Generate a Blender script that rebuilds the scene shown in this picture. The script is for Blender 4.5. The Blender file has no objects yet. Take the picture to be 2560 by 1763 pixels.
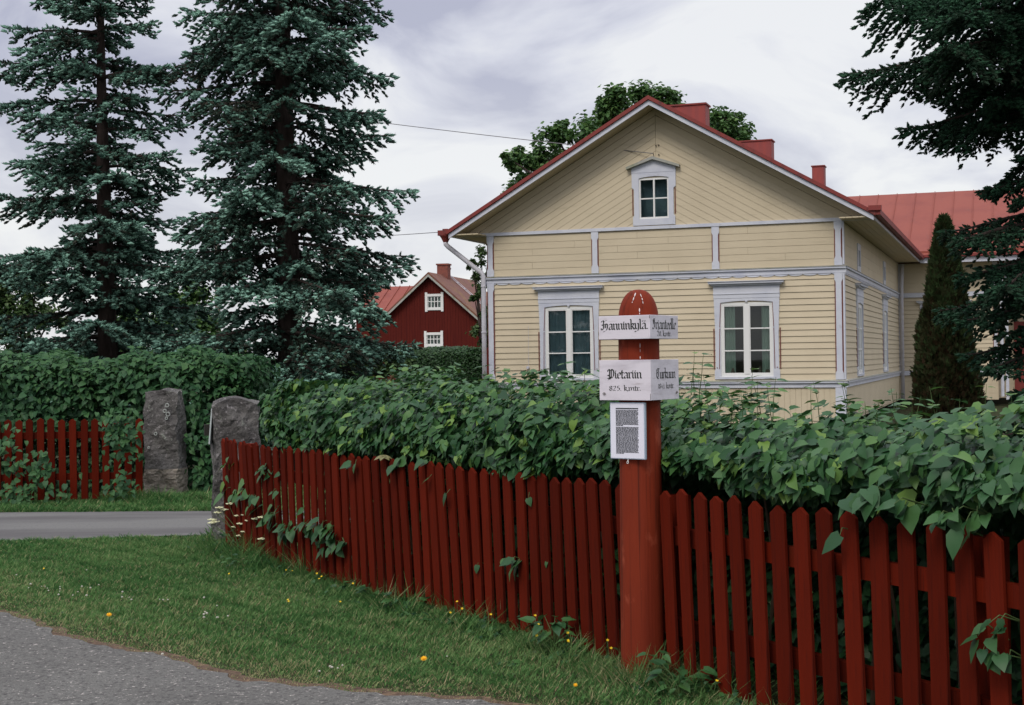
import bpy, bmesh, math, random
import numpy as np
from math import radians, sin, cos, pi, sqrt, atan2
from mathutils import Vector, Matrix

random.seed(7)
RNG = np.random.default_rng(11)

# ------------------------------------------------------------------ camera
EYE = 1.68
PITCH, ROLL = 0.0036, -0.0135
FPX, PCX, PCY = 2560 * 50 / 36, 1280.0, 881.5
scene = bpy.context.scene
cam_data = bpy.data.cameras.new('camera')
cam_data.lens = 50
cam_data.sensor_width = 36
cam_data.clip_start = 0.1
cam_data.clip_end = 3000
cam = bpy.data.objects.new('camera', cam_data)
RCAM = Matrix.Rotation(pi / 2 + PITCH, 4, 'X') @ Matrix.Rotation(ROLL, 4, 'Z')
cam.matrix_world = Matrix.Translation((0, 0, EYE)) @ RCAM
scene.collection.objects.link(cam)
scene.camera = cam

# ------------------------------------------------------------------ world and sun
SUN_EL, SUN_AZ = radians(48), radians(205)      # azimuth clockwise from +Y: behind the camera, a little left
world = bpy.data.worlds.new('World')
scene.world = world
world.use_nodes = True
wn, wl = world.node_tree.nodes, world.node_tree.links
wn.clear()
def wnode(t, **k):
    n = wn.new(t)
    for a, b in k.items(): setattr(n, a, b)
    return n
w_out = wnode('ShaderNodeOutputWorld')
w_sky = wnode('ShaderNodeTexSky', sky_type='NISHITA', sun_disc=False)
w_sky.sun_elevation = SUN_EL
w_sky.sun_rotation = SUN_AZ
w_b1 = wnode('ShaderNodeBackground'); w_b1.inputs['Strength'].default_value = 0.12
w_b2 = wnode('ShaderNodeBackground'); w_b2.inputs['Strength'].default_value = 1.0
w_mix = wnode('ShaderNodeMixShader'); w_mix.inputs[0].default_value = 0.93
tc = wnode('ShaderNodeTexCoord')
sep = wnode('ShaderNodeSeparateXYZ'); wl.new(tc.outputs['Generated'], sep.inputs[0])
def wmath(op, a, b=None, clamp=False):
    n = wnode('ShaderNodeMath', operation=op); n.use_clamp = clamp
    for i, v in enumerate((a, b)):
        if v is None: continue
        if isinstance(v, (int, float)): n.inputs[i].default_value = v
        else: wl.new(v, n.inputs[i])
    return n.outputs[0]
zc = wmath('ADD', wmath('MAXIMUM', sep.outputs[2], 0.0), 0.38)
ux = wmath('DIVIDE', sep.outputs[0], zc)
uy = wmath('DIVIDE', sep.outputs[1], zc)
cmb = wnode('ShaderNodeCombineXYZ'); wl.new(ux, cmb.inputs[0]); wl.new(uy, cmb.inputs[1]); cmb.inputs[2].default_value = 3.7
n1 = wnode('ShaderNodeTexNoise'); n1.inputs['Scale'].default_value = 3.3; n1.inputs['Detail'].default_value = 8; n1.inputs['Roughness'].default_value = 0.52; n1.inputs['Distortion'].default_value = 0.5
wl.new(cmb.outputs[0], n1.inputs['Vector'])
ramp = wnode('ShaderNodeValToRGB')
ramp.color_ramp.elements[0].position = 0.39; ramp.color_ramp.elements[0].color = (0.41, 0.42, 0.52, 1)
ramp.color_ramp.elements[1].position = 0.60; ramp.color_ramp.elements[1].color = (0.755, 0.76, 0.775, 1)
e = ramp.color_ramp.elements.new(0.50); e.color = (0.60, 0.61, 0.68, 1)
wl.new(n1.outputs['Fac'], ramp.inputs[0])
# overcast sky: a pale bright band low down, and brighter towards the zenith
hb = wnode('ShaderNodeValToRGB')
hb.color_ramp.elements[0].position = 0.0; hb.color_ramp.elements[0].color = (1, 1, 1, 1)
hb.color_ramp.elements[1].position = 0.21; hb.color_ramp.elements[1].color = (0, 0, 0, 1)
wl.new(sep.outputs[2], hb.inputs[0])
mx = wnode('ShaderNodeMixRGB'); mx.inputs[2].default_value = (0.80, 0.80, 0.78, 1)
wl.new(wmath('MULTIPLY', hb.outputs[0], 0.6), mx.inputs[0]); wl.new(ramp.outputs[0], mx.inputs[1])
zen = wmath('ADD', wmath('MULTIPLY', wmath('MAXIMUM', wmath('SUBTRACT', sep.outputs[2], 0.28), 0.0), 2.3), 1.0)
vm = wnode('ShaderNodeVectorMath', operation='SCALE'); wl.new(mx.outputs[0], vm.inputs[0]); wl.new(zen, vm.inputs['Scale'])
wl.new(vm.outputs[0], w_b2.inputs[0])
wl.new(w_sky.outputs[0], w_b1.inputs[0])
wl.new(w_b1.outputs[0], w_mix.inputs[1]); wl.new(w_b2.outputs[0], w_mix.inputs[2])
wl.new(w_mix.outputs[0], w_out.inputs[0])

sun_d = bpy.data.lights.new('sun', 'SUN'); sun_d.energy = 1.5; sun_d.angle = radians(20); sun_d.color = (1.0, 0.93, 0.83)
sun = bpy.data.objects.new('sun', sun_d); scene.collection.objects.link(sun)
sd = Vector((sin(SUN_AZ) * cos(SUN_EL), cos(SUN_AZ) * cos(SUN_EL), sin(SUN_EL)))
sun.rotation_euler = sd.to_track_quat('Z', 'Y').to_euler()
scene.view_settings.view_transform = 'Standard'
scene.view_settings.look = 'None'
scene.view_settings.exposure = 0.22
scene.view_settings.gamma = 1.0
scene.view_settings.use_curve_mapping = False
scene.cycles.max_bounces = 8
scene.cycles.transparent_max_bounces = 12

# ------------------------------------------------------------------ surveying helpers (photo measurements -> metres)
def ray(x, y):
    return RCAM.to_3x3() @ Vector(((x - PCX) / FPX, (PCY - y) / FPX, -1))
def dep(x, y, Y):
    d = ray(x, y); return Vector((0, 0, EYE)) + d * (Y / d.y)
def gnd(x, y, z=0.0):
    d = ray(x, y); return Vector((0, 0, EYE)) + d * ((z - EYE) / d.z)
def proj(P):
    q = RCAM.to_3x3().transposed() @ (Vector(P) - Vector((0, 0, EYE)))
    return PCX + FPX * q.x / -q.z, PCY - FPX * q.y / -q.z

# ------------------------------------------------------------------ objects
def tag(o, label=None, cat=None, group=None, kind=None):
    if label: o['label'] = label
    if cat: o['category'] = cat
    if group: o['group'] = group
    if kind: o['kind'] = kind
    return o
def empty(name, loc=(0, 0, 0), rz=0, **k):
    o = bpy.data.objects.new(name, None); scene.collection.objects.link(o)
    o.location = loc; o.rotation_euler = (0, 0, rz); o.empty_display_size = 0.2
    return tag(o, **k)
def link(name, me, mat, parent=None, **k):
    o = bpy.data.objects.new(name, me); scene.collection.objects.link(o)
    if mat is not None:
        for m in (mat if isinstance(mat, (list, tuple)) else [mat]): me.materials.append(m)
    if parent is not None: o.parent = parent
    return tag(o, **k)

class MB:
    """collects shapes; build() links them as one mesh object"""
    def __init__(s): s.v = []; s.f = []; s.m = []
    def add(s, vs, fs, mi=0):
        b = len(s.v); s.v += [tuple(v) for v in vs]
        for f in fs: s.f.append(tuple(b + i for i in f)); s.m.append(mi)
    def box(s, x0, x1, y0, y1, z0, z1, mi=0):
        s.add([(x0,y0,z0),(x1,y0,z0),(x1,y1,z0),(x0,y1,z0),(x0,y0,z1),(x1,y0,z1),(x1,y1,z1),(x0,y1,z1)],
              [(0,3,2,1),(4,5,6,7),(0,1,5,4),(1,2,6,5),(2,3,7,6),(3,0,4,7)], mi)
    def prism(s, pts, n0, n1, to3, mi=0):
        """convex or simple polygon pts (2D), swept between depth n0 and n1 (numbers or functions of the point)"""
        g0 = n0 if callable(n0) else (lambda p: n0)
        g1 = n1 if callable(n1) else (lambda p: n1)
        n = len(pts)
        vs = [to3(p, g0(p)) for p in pts] + [to3(p, g1(p)) for p in pts]
        s.add(vs, [tuple(range(n))[::-1], tuple(range(n, 2 * n))] + [(i, (i + 1) % n, n + (i + 1) % n, n + i) for i in range(n)], mi)
    def tube(s, pts, r, seg=8, mi=0, cap=True):
        pts = [Vector(p) for p in pts]
        rs = r if isinstance(r, (list, tuple)) else [r] * len(pts)
        b = len(s.v); up = None
        for i, p in enumerate(pts):
            d = (pts[min(i + 1, len(pts) - 1)] - pts[max(i - 1, 0)]).normalized()
            if up is None: up = Vector((0, 0, 1)) if abs(d.z) < .9 else Vector((1, 0, 0))
            a = d.cross(up).normalized(); c = a.cross(d).normalized(); up = c
            for k in range(seg):
                t = 2 * pi * k / seg
                s.v.append(tuple(p + (a * cos(t) + c * sin(t)) * rs[i]))
        for i in range(len(pts) - 1):
            for k in range(seg):
                k2 = (k + 1) % seg
                s.f.append((b + i*seg + k, b + i*seg + k2, b + (i+1)*seg + k2, b + (i+1)*seg + k)); s.m.append(mi)
        if cap:
            s.f.append(tuple(b + k for k in range(seg))[::-1]); s.m.append(mi)
            e_ = b + (len(pts) - 1) * seg
            s.f.append(tuple(e_ + k for k in range(seg))); s.m.append(mi)
    def build(s, name, mat, parent=None, smooth=False, bevel=0, **k):
        me = bpy.data.meshes.new(name); me.from_pydata(s.v, [], s.f)
        for p, mi in zip(me.polygons, s.m): p.material_index = mi; p.use_smooth = smooth
        bm = bmesh.new(); bm.from_mesh(me); bmesh.ops.recalc_face_normals(bm, faces=bm.faces)
        if bevel: bmesh.ops.bevel(bm, geom=bm.edges[:], offset=bevel, segments=1, affect='EDGES', clamp_overlap=True)
        bm.to_mesh(me); bm.free()
        return link(name, me, mat, parent, **k)

def scatter(name, tv, tf, R, L, mat, parent=None, var=None, smooth=False, **k):
    """one mesh from many copies of a small template: R (M,3,3) matrices whose columns are axes*scale, L (M,3)"""
    tv = np.asarray(tv, float); M = len(L); n = len(tv)
    V = (np.einsum('mij,nj->mni', R, tv) + L[:, None, :]).reshape(-1, 3)
    sizes = np.array([len(f) for f in tf]); flat = np.concatenate([np.array(f) for f in tf])
    loops = (flat[None, :] + (np.arange(M) * n)[:, None]).reshape(-1)
    tot = np.tile(sizes, M); st = np.concatenate([[0], np.cumsum(tot)[:-1]])
    me = bpy.data.meshes.new(name)
    me.vertices.add(len(V)); me.vertices.foreach_set('co', V.astype(np.float32).ravel())
    me.loops.add(len(loops)); me.loops.foreach_set('vertex_index', loops.astype(np.int32))
    me.polygons.add(len(tot)); me.polygons.foreach_set('loop_start', st.astype(np.int32)); me.polygons.foreach_set('loop_total', tot.astype(np.int32))
    me.polygons.foreach_set('use_smooth', np.full(len(tot), smooth))
    if var is None: var = RNG.random(M)
    at = me.attributes.new('var', 'FLOAT', 'POINT'); at.data.foreach_set('value', np.repeat(var, n).astype(np.float32))
    me.update(calc_edges=True)
    return link(name, me, mat, parent, **k)

def frames(fwd, nrm, sx=1, sy=1, sz=1):
    """rotation matrices with local y along fwd, local z near nrm; sx.. scale arrays"""
    y = fwd / np.linalg.norm(fwd, axis=1, keepdims=True)
    x = np.cross(y, nrm); x /= np.linalg.norm(x, axis=1, keepdims=True) + 1e-9
    z = np.cross(x, y)
    sx, sy, sz = [np.broadcast_to(np.asarray(q, float), (len(y),))[:, None] for q in (sx, sy, sz)]
    return np.stack([x * sx, y * sy, z * sz], axis=2)

# ------------------------------------------------------------------ materials
def mat(name, col, rough=0.7, spec=0.3, var=None, noise=None, bump=None, extra=None, grain=None, trans=0.0, metal=0.0, coord='Object', tone=0.0):
    """noise: (scale, colour2, lo, hi[, stretch]) list; bump: (scale, strength, stretch)"""
    m = bpy.data.materials.new(name); m.use_nodes = True
    N, Lk = m.node_tree.nodes, m.node_tree.links
    b = N['Principled BSDF']; b.inputs['Roughness'].default_value = rough
    b.inputs['Specular IOR Level'].default_value = spec; b.inputs['Metallic'].default_value = metal
    tcn = N.new('ShaderNodeTexCoord')
    def mapped(st):
        mp = N.new('ShaderNodeMapping'); mp.inputs['Scale'].default_value = st
        Lk.new(tcn.outputs[coord], mp.inputs[0]); return mp.outputs[0]
    cur = None
    rgb = N.new('ShaderNodeRGB'); rgb.outputs[0].default_value = (*col, 1); cur = rgb.outputs[0]
    if var:
        at = N.new('ShaderNodeAttribute'); at.attribute_name = 'var'
        r = N.new('ShaderNodeValToRGB')
        els = r.color_ramp.elements
        els[0].position = 0; els[0].color = (*var[0], 1); els[1].position = 1; els[1].color = (*var[-1], 1)
        for i, c in enumerate(var[1:-1]):
            q = els.new((i + 1) / (len(var) - 1)); q.color = (*c, 1)
        Lk.new(at.outputs['Fac'], r.inputs[0]); cur = r.outputs[0]
    for nz in (noise or []):
        sc_, c2, lo, hi = nz[:4]; st = nz[4] if len(nz) > 4 else (1, 1, 1)
        n = N.new('ShaderNodeTexNoise'); n.inputs['Scale'].default_value = sc_; n.inputs['Detail'].default_value = 5
        n.inputs['Roughness'].default_value = 0.6
        Lk.new(mapped(st), n.inputs['Vector'])
        mr = N.new('ShaderNodeMapRange'); mr.inputs[1].default_value = lo; mr.inputs[2].default_value = hi
        Lk.new(n.outputs['Fac'], mr.inputs[0])
        mxn = N.new('ShaderNodeMixRGB'); Lk.new(mr.outputs[0], mxn.inputs[0]); Lk.new(cur, mxn.inputs[1]); mxn.inputs[2].default_value = (*c2, 1)
        cur = mxn.outputs[0]
    if tone:
        oi = N.new('ShaderNodeObjectInfo'); mrt = N.new('ShaderNodeMapRange'); mrt.inputs[3].default_value = 1 - tone; mrt.inputs[4].default_value = 1 + tone
        Lk.new(oi.outputs['Random'], mrt.inputs[0]); vs_ = N.new('ShaderNodeVectorMath'); vs_.operation = 'SCALE'
        Lk.new(cur, vs_.inputs[0]); Lk.new(mrt.outputs[0], vs_.inputs['Scale']); cur = vs_.outputs[0]
    Lk.new(cur, b.inputs['Base Color'])
    if bump:
        bs, strength, st = bump[:3]
        n = N.new('ShaderNodeTexNoise'); n.inputs['Scale'].default_value = bs; n.inputs['Detail'].default_value = 6
        Lk.new(mapped(st), n.inputs['Vector'])
        bp = N.new('ShaderNodeBump'); bp.inputs['Strength'].default_value = strength; bp.inputs['Distance'].default_value = bump[3] if len(bump) > 3 else 0.01
        Lk.new(n.outputs['Fac'], bp.inputs['Height']); Lk.new(bp.outputs[0], b.inputs['Normal'])
    if trans:
        t = N.new('ShaderNodeBsdfTranslucent'); Lk.new(cur, t.inputs[0])
        ms = N.new('ShaderNodeMixShader'); ms.inputs[0].default_value = trans
        Lk.new(b.outputs[0], ms.inputs[1]); Lk.new(t.outputs[0], ms.inputs[2])
        Lk.new(ms.outputs[0], N['Material Output'].inputs[0])
    return m

M = {}
M['falu'] = mat('falu_red_paint', (0.100, 0.0090, 0.0030), 0.8, 0.04, noise=[(9, (0.064, 0.0075, 0.0035), .35, .7, (1, 1, .12)), (40, (0.035, 0.006, 0.004), .52, .74, (1, 1, .05)), (22, (0.26, 0.11, 0.085), .69, .78, (1, 1, .3)), (3, (0.045, 0.010, 0.005), .55, .75, (1, 1, .5))], bump=(60, .35, (1, 1, .06)), tone=.28)
M['falu_post'] = mat('red_post_paint', (0.185, 0.026, 0.010), 0.65, 0.10, noise=[(5, (0.13, 0.018, 0.008), .35, .7, (1, 1, .2)), (38, (0.09, 0.016, 0.008), .54, .66, (1, 1, .018)), (9, (0.25, 0.05, 0.025), .6, .7, (1, 1, .5)), (14, (0.04, 0.012, 0.008), .72, .76, (1, 1, .25))], bump=(70, .5, (1, 1, .04), .006))
M['white_board'] = mat('white_sign_paint', (0.60, 0.565, 0.61), 0.55, 0.2, noise=[(5, (0.46, 0.43, 0.47), .45, .7, (1, 1, 3)), (16, (0.42, 0.38, 0.40), .6, .72, (.5, .5, 4)), (30, (0.36, 0.34, 0.38), .66, .78, (.2, .2, 3))])
M['crack'] = mat('old_crack', (0.02, 0.018, 0.015), 0.9)
M['drop'] = mat('bird_streak', (0.7, 0.62, 0.6), 0.7)
M['letter'] = mat('black_lettering', (0.012, 0.016, 0.012), 0.6)
M['print'] = mat('grey_print', (0.03, 0.033, 0.038), 0.8)
M['alu'] = mat('aluminium_frame', (0.42, 0.50, 0.60), 0.35, 0.5, metal=.3)
M['paper'] = mat('notice_paper', (0.66, 0.66, 0.74), 0.6)
M['cream'] = mat('cream_paint', (0.560, 0.480, 0.345), 0.6, 0.2, noise=[(1.2, (0.525, 0.448, 0.32), .4, .65, (1, 1, 1)), (3, (0.46, 0.395, 0.28), .58, .75, (.4, .4, 3))])
M['cream_soffit'] = mat('cream_soffit_paint', (0.50, 0.42, 0.28), 0.65)
M['trim'] = mat('pale_blue_grey_trim', (0.55, 0.565, 0.62), 0.5, 0.25, noise=[(2.2, (0.46, 0.48, 0.56), .45, .7), (7, (0.40, 0.41, 0.44), .62, .8)])
M['trim_weathered'] = mat('weathered_ledge', (0.33, 0.33, 0.30), 0.8, noise=[(3, (0.22, 0.24, 0.16), .5, .7, (1, 1, 1))])
M['brown'] = mat('red_brown_strip', (0.16, 0.055, 0.045), 0.7)
M['roof'] = mat('red_sheet_roof', (0.225, 0.062, 0.044), 0.6, 0.15, noise=[(1.3, (0.19, 0.050, 0.038), .45, .7), (4, (0.15, 0.055, 0.045), .62, .8, (1, 1, .3))])
M['roof_edge'] = mat('dark_red_edge', (0.20, 0.035, 0.03), 0.6, noise=[(6, (0.10, 0.03, 0.03), .5, .7)])
M['chimney'] = mat('red_sheet_chimney', (0.26, 0.05, 0.042), 0.6, noise=[(2, (0.19, 0.045, 0.045), .4, .7, (3, 3, .2))])
M['pipe'] = mat('downpipe_paint', (0.50, 0.49, 0.53), 0.45, 0.4, noise=[(4, (0.36, 0.33, 0.30), .55, .75)])
M['curtain_teal'] = mat('teal_curtain', (0.18, 0.26, 0.30), 0.9)
M['curtain_pale'] = mat('pale_green_curtain', (0.30, 0.40, 0.33), 0.9)
M['dark_inside'] = mat('room_wall', (0.12, 0.10, 0.08), 0.9)
M['granite'] = mat('granite', (0.112, 0.106, 0.100), 0.85, 0.3, noise=[(3.5, (0.050, 0.046, 0.045), .4, .62), (28, (0.26, 0.24, 0.24), .56, .72), (9, (0.22, 0.23, 0.20), .63, .68), (60, (0.03, 0.028, 0.03), .55, .7)], bump=(18, .9, (1, 1, 1), .03))
M['granite_pale'] = mat('pale_granite_band', (0.24, 0.21, 0.17), 0.85, 0.3, noise=[(6, (0.14, 0.12, 0.10), .4, .65, (1, 1, 3)), (30, (0.34, 0.32, 0.28), .56, .72), (60, (0.06, 0.05, 0.05), .6, .7)], bump=(18, .9, (1, 1, 2), .03))
M['asphalt'] = mat('asphalt', (0.150, 0.148, 0.138), 0.95, 0.05, noise=[(0.8, (0.116, 0.114, 0.107), .4, .65), (45, (0.055, 0.053, 0.053), .50, .62), (38, (0.42, 0.39, 0.36), .60, .68), (90, (0.10, 0.095, 0.09), .5, .6)], bump=(60, 1.0, (1, 1, 1), .010))
M['drive'] = mat('driveway_asphalt', (0.152, 0.150, 0.144), 0.95, 0.05, noise=[(0.6, (0.105, 0.10, 0.10), .42, .6, (.35, 2.2, 1)), (40, (0.10, 0.10, 0.105), .56, .7)], bump=(60, .5, (1, 1, 1), .006))
M['soil'] = mat('turf_soil', (0.035, 0.045, 0.018), 0.95, 0.1, noise=[(1.5, (0.05, 0.035, 0.02), .45, .65), (25, (0.02, 0.025, 0.012), .45, .65)], bump=(20, .8, (1, 1, 1), .03))
M['litter'] = mat('dry_litter', (0.115, 0.078, 0.055), 0.95, 0.1, noise=[(30, (0.06, 0.04, 0.03), .45, .65), (12, (0.19, 0.13, 0.08), .55, .7)])
M['grass'] = mat('grass_blades', (0, 0, 0), 0.7, 0.12, var=[(0.030, 0.094, 0.026), (0.070, 0.172, 0.048), (0.155, 0.260, 0.090), (0.38, 0.31, 0.18)], trans=.3)
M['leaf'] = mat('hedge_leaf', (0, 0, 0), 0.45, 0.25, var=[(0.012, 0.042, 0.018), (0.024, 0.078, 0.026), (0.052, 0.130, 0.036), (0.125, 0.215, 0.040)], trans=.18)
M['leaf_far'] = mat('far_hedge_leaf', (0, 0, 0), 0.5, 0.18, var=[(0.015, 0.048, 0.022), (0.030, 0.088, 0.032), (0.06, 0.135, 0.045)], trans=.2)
M['leaf_yellow'] = mat('yellowing_leaf', (0.20, 0.19, 0.08), 0.5, 0.3, trans=.2)
M['leaf_dark'] = mat('clipped_hedge_leaf', (0, 0, 0), 0.5, 0.3, var=[(0.012, 0.035, 0.012), (0.022, 0.06, 0.018), (0.035, 0.085, 0.02)], trans=.2)
M['leaf_maple'] = mat('maple_leaf', (0, 0, 0), 0.5, 0.3, var=[(0.035, 0.085, 0.028), (0.065, 0.145, 0.042), (0.125, 0.215, 0.06)], trans=.3)
M['leaf_bush'] = mat('bush_leaf', (0, 0, 0), 0.5, 0.3, var=[(0.025, 0.06, 0.02), (0.05, 0.10, 0.03), (0.10, 0.15, 0.05)], trans=.3)
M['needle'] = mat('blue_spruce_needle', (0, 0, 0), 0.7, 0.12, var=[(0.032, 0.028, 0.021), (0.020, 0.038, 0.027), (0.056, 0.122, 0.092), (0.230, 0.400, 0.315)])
M['needle_green'] = mat('norway_spruce_needle', (0, 0, 0), 0.7, 0.1, var=[(0.016, 0.022, 0.014), (0.012, 0.036, 0.020), (0.026, 0.072, 0.038)])
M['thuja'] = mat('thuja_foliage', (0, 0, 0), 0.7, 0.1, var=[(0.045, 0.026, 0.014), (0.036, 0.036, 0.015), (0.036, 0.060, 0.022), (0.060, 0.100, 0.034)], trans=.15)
M['bark'] = mat('spruce_bark', (0.060, 0.045, 0.040), 0.95, 0.1, noise=[(8, (0.028, 0.02, 0.018), .4, .65, (1, 1, .3))], bump=(14, .9, (1, 1, .4), .04))
M['twig'] = mat('dead_twigs', (0.075, 0.058, 0.052), 0.95, 0.1)
M['stem_green'] = mat('green_stem', (0.06, 0.10, 0.03), 0.7)
M['stem_brown'] = mat('brown_stem', (0.06, 0.04, 0.025), 0.9)
M['yellow'] = mat('yellow_petal', (0.75, 0.50, 0.01), 0.6)
M['orange_yellow'] = mat('dandelion_petal', (0.80, 0.42, 0.01), 0.6)
M['umbel'] = mat('cream_umbel', (0.60, 0.60, 0.38), 0.7)
M['white_petal'] = mat('white_clover', (0.42, 0.40, 0.34), 0.7)
M['red_wall'] = mat('red_board_wall', (0.092, 0.013, 0.009), 0.8, 0.1, noise=[(2, (0.070, 0.010, 0.008), .4, .7, (3, 3, .3))])
M['white'] = mat('white_frame_paint', (0.70, 0.70, 0.68), 0.5)
M['rust_roof'] = mat('rusty_roof', (0.16, 0.065, 0.045), 0.7, noise=[(.6, (0.19, 0.10, 0.03), .5, .7), (3, (0.11, 0.045, 0.035), .45, .7)])
M['brick'] = mat('chimney_brick', (0.22, 0.07, 0.05), 0.85, noise=[(5, (0.13, 0.05, 0.04), .4, .7)])
M['wire'] = mat('wire', (0.16, 0.16, 0.17), 0.6)
M['pole'] = mat('pole_wood', (0.12, 0.10, 0.085), 0.9)
M['plate'] = mat('enamel_plate', (0.42, 0.46, 0.46), 0.5)
M['ring'] = mat('pale_lichen', (0.30, 0.32, 0.30), 0.9)

def glass_mat():
    m = bpy.data.materials.new('window_glass'); m.use_nodes = True
    N, Lk = m.node_tree.nodes, m.node_tree.links
    N.remove(N['Principled BSDF'])
    g = N.new('ShaderNodeBsdfGlossy'); g.inputs['Roughness'].default_value = 0.02; g.inputs['Color'].default_value = (.9, .93, .95, 1)
    t = N.new('ShaderNodeBsdfTransparent'); t.inputs[0].default_value = (.90, .94, .93, 1)
    f = N.new('ShaderNodeFresnel'); f.inputs[0].default_value = 1.42
    ad = N.new('ShaderNodeMath'); ad.operation = 'ADD'; ad.inputs[1].default_value = 0.0; Lk.new(f.outputs[0], ad.inputs[0])
    mx_ = N.new('ShaderNodeMixShader'); Lk.new(ad.outputs[0], mx_.inputs[0]); Lk.new(t.outputs[0], mx_.inputs[1]); Lk.new(g.outputs[0], mx_.inputs[2])
    Lk.new(mx_.outputs[0], N['Material Output'].inputs[0])
    return m
M['glass'] = glass_mat()

# ------------------------------------------------------------------ ground, road, driveway
def sheet(name, pts, z, m, parent=None, **k):
    b = MB(); b.add([(p[0], p[1], z) for p in pts], [tuple(range(len(pts)))])
    return b.build(name, m, parent, **k)
sheet('ground', [(-900, -300), (900, -300), (900, 1800), (-900, 1800)], 0.0, M['soil'], kind='structure')
edge_px = [(0,1545),(80,1572),(160,1600),(240,1618),(320,1640),(400,1655),(480,1680),(550,1692),(620,1715),(690,1722),(760,1737),(820,1741),(880,1752),(1000,1757),(1100,1768),(1250,1790),(1500,1830)]
ROAD = [gnd(x, y - 7 - 14 * max(0, min(1, (x - 500) / 700))).to_2d() for x, y in edge_px]
d0 = (ROAD[0] - ROAD[3]).normalized()
left_ext = [ROAD[0] + d0 * t for t in (30, 12, 5, 2, 1)]
d1 = (ROAD[-1] - ROAD[-4]).normalized()
right_ext = [ROAD[-1] + Vector((.85, -.53)) * t for t in (1.5, 4, 30)]
ROADLINE = left_ext + ROAD + right_ext
# ragged edge: subdivide with noise
rag = []
for a, b in zip(ROADLINE[:-1], ROADLINE[1:]):
    L_ = (b - a).length; n = max(1, min(60, int(L_ / .06)))
    nv = Vector((-(b - a).y, (b - a).x)).normalized()
    for i in range(n):
        q_ = a.lerp(b, i / n); rag.append(q_ + nv * (random.uniform(-.02, .02) + .035 * sin(q_.x * 9 + q_.y * 4) + .02 * sin(q_.x * 23)))
rag.append(ROADLINE[-1])
sheet('road', [(p.x, p.y) for p in rag] + [(28, -25), (-60, -25), (-60, 15)], 0.012, M['asphalt'], kind='structure')
# strip of dry litter between road and turf
def lit_w(i): return .05 + .05 * (0.5 + .5 * sin(i * .13) * sin(i * .051 + 1)) + random.uniform(0, .03)
lit = []
for i, p in enumerate(rag):
    a = rag[max(0, i - 3)]; b = rag[min(len(rag) - 1, i + 3)]
    nv = Vector((-(b - a).y, (b - a).x)).normalized()
    if nv.y < 0 and nv.x < 0: nv = -nv
    lit.append(p + nv * lit_w(i))
lb = MB()
lv = [(p.x, p.y, .006) for p in rag] + [(p.x, p.y, .006) for p in lit]
n_ = len(rag)
lb.add(lv, [(i, i + 1, n_ + i + 1, n_ + i) for i in range(n_ - 1)])
lb.build('verge_edge', M['litter'], kind='structure')
DR0 = [(-60, 11.5), (-14, 12.9), (-5.2, 13.45), (-3, 13.75), (-1, 14.0), (3, 14.1)]
DR1 = [(3, 16.4), (-1, 16.2), (-3.4, 15.95), (-5.8, 16.1), (-14, 16.5), (-60, 18)]
sheet('driveway', DR0 + DR1, 0.008, M['drive'], kind='structure')

# ------------------------------------------------------------------ the near fence line (shared by fence, hedge, plants)
# walked from the milestone post both ways; the angle to the sight line comes from the picket spacing
def walk(p, sgn, x_end):
    out = [Vector(p)]
    while True:
        x = proj((*out[-1], .5))[0]
        if (x - x_end) * sgn > 0 or len(out) > 400: break
        c_ = np.interp(x, [560, 640, 760, 900, 1150, 1480, 1700, 2000, 2300, 2560], [.22, .30, .42, .467, .54, .56, .55, .68, .70, .70])
        v = out[-1].normalized(); a = math.asin(c_)
        t = -v; t.rotate(Matrix.Rotation(a, 2))             # towards the camera, veering right
        if t.x < (-v).x: t = -v; t.rotate(Matrix.Rotation(-a, 2))
        out.append(out[-1] + t * .1 * sgn)
    return out
_l, _r = walk((.60, 7.66), -1, 572), walk((.60, 7.66), 1, 2760)
FP = (_l[::-1] + _r[1:])
for _ in range(12):
    FP = [FP[0]] + [(FP[i-1] + FP[i] * 2 + FP[i+1]) / 4 for i in range(1, len(FP) - 1)] + [FP[-1]]
FP = FP[::3] + ([FP[-1]] if (len(FP) - 1) % 3 else [])
FS = [0.0]
for a, b in zip(FP[:-1], FP[1:]): FS.append(FS[-1] + (b - a).length)
FLEN = FS[-1]
def fpt(s):
    s_ = max(0, min(FLEN - 1e-6, s))
    for i in range(len(FS) - 1):
        if FS[i + 1] >= s_: break
    a, b = FP[i], FP[i + 1]; t = (s - FS[i]) / (FS[i + 1] - FS[i])
    tan = (FP[min(i + 2, len(FP) - 1)] - FP[i]).lerp(b - a, .5).normalized() if i < len(FP) - 2 else (b - a).normalized()
    return a + (b - a) * t, tan, Vector((-tan.y, tan.x))       # point, tangent, normal to the garden side
def f_at_px(x, y, off=0.06):
    """point on the road side of the fence seen at photo position x, y"""
    best = min((abs(proj((*fpt(s)[0], .6))[0] - x), s) for s in np.linspace(0, FLEN, 500))[1]
    p, t, nrm = fpt(best)
    p = p - nrm * off
    d = ray(x, y); z = EYE + d.z * (p.y / d.y)
    return Vector((p.x, p.y, z)), t, nrm
print('fence', [tuple(round(c, 2) for c in p) for p in FP], FLEN)

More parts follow.
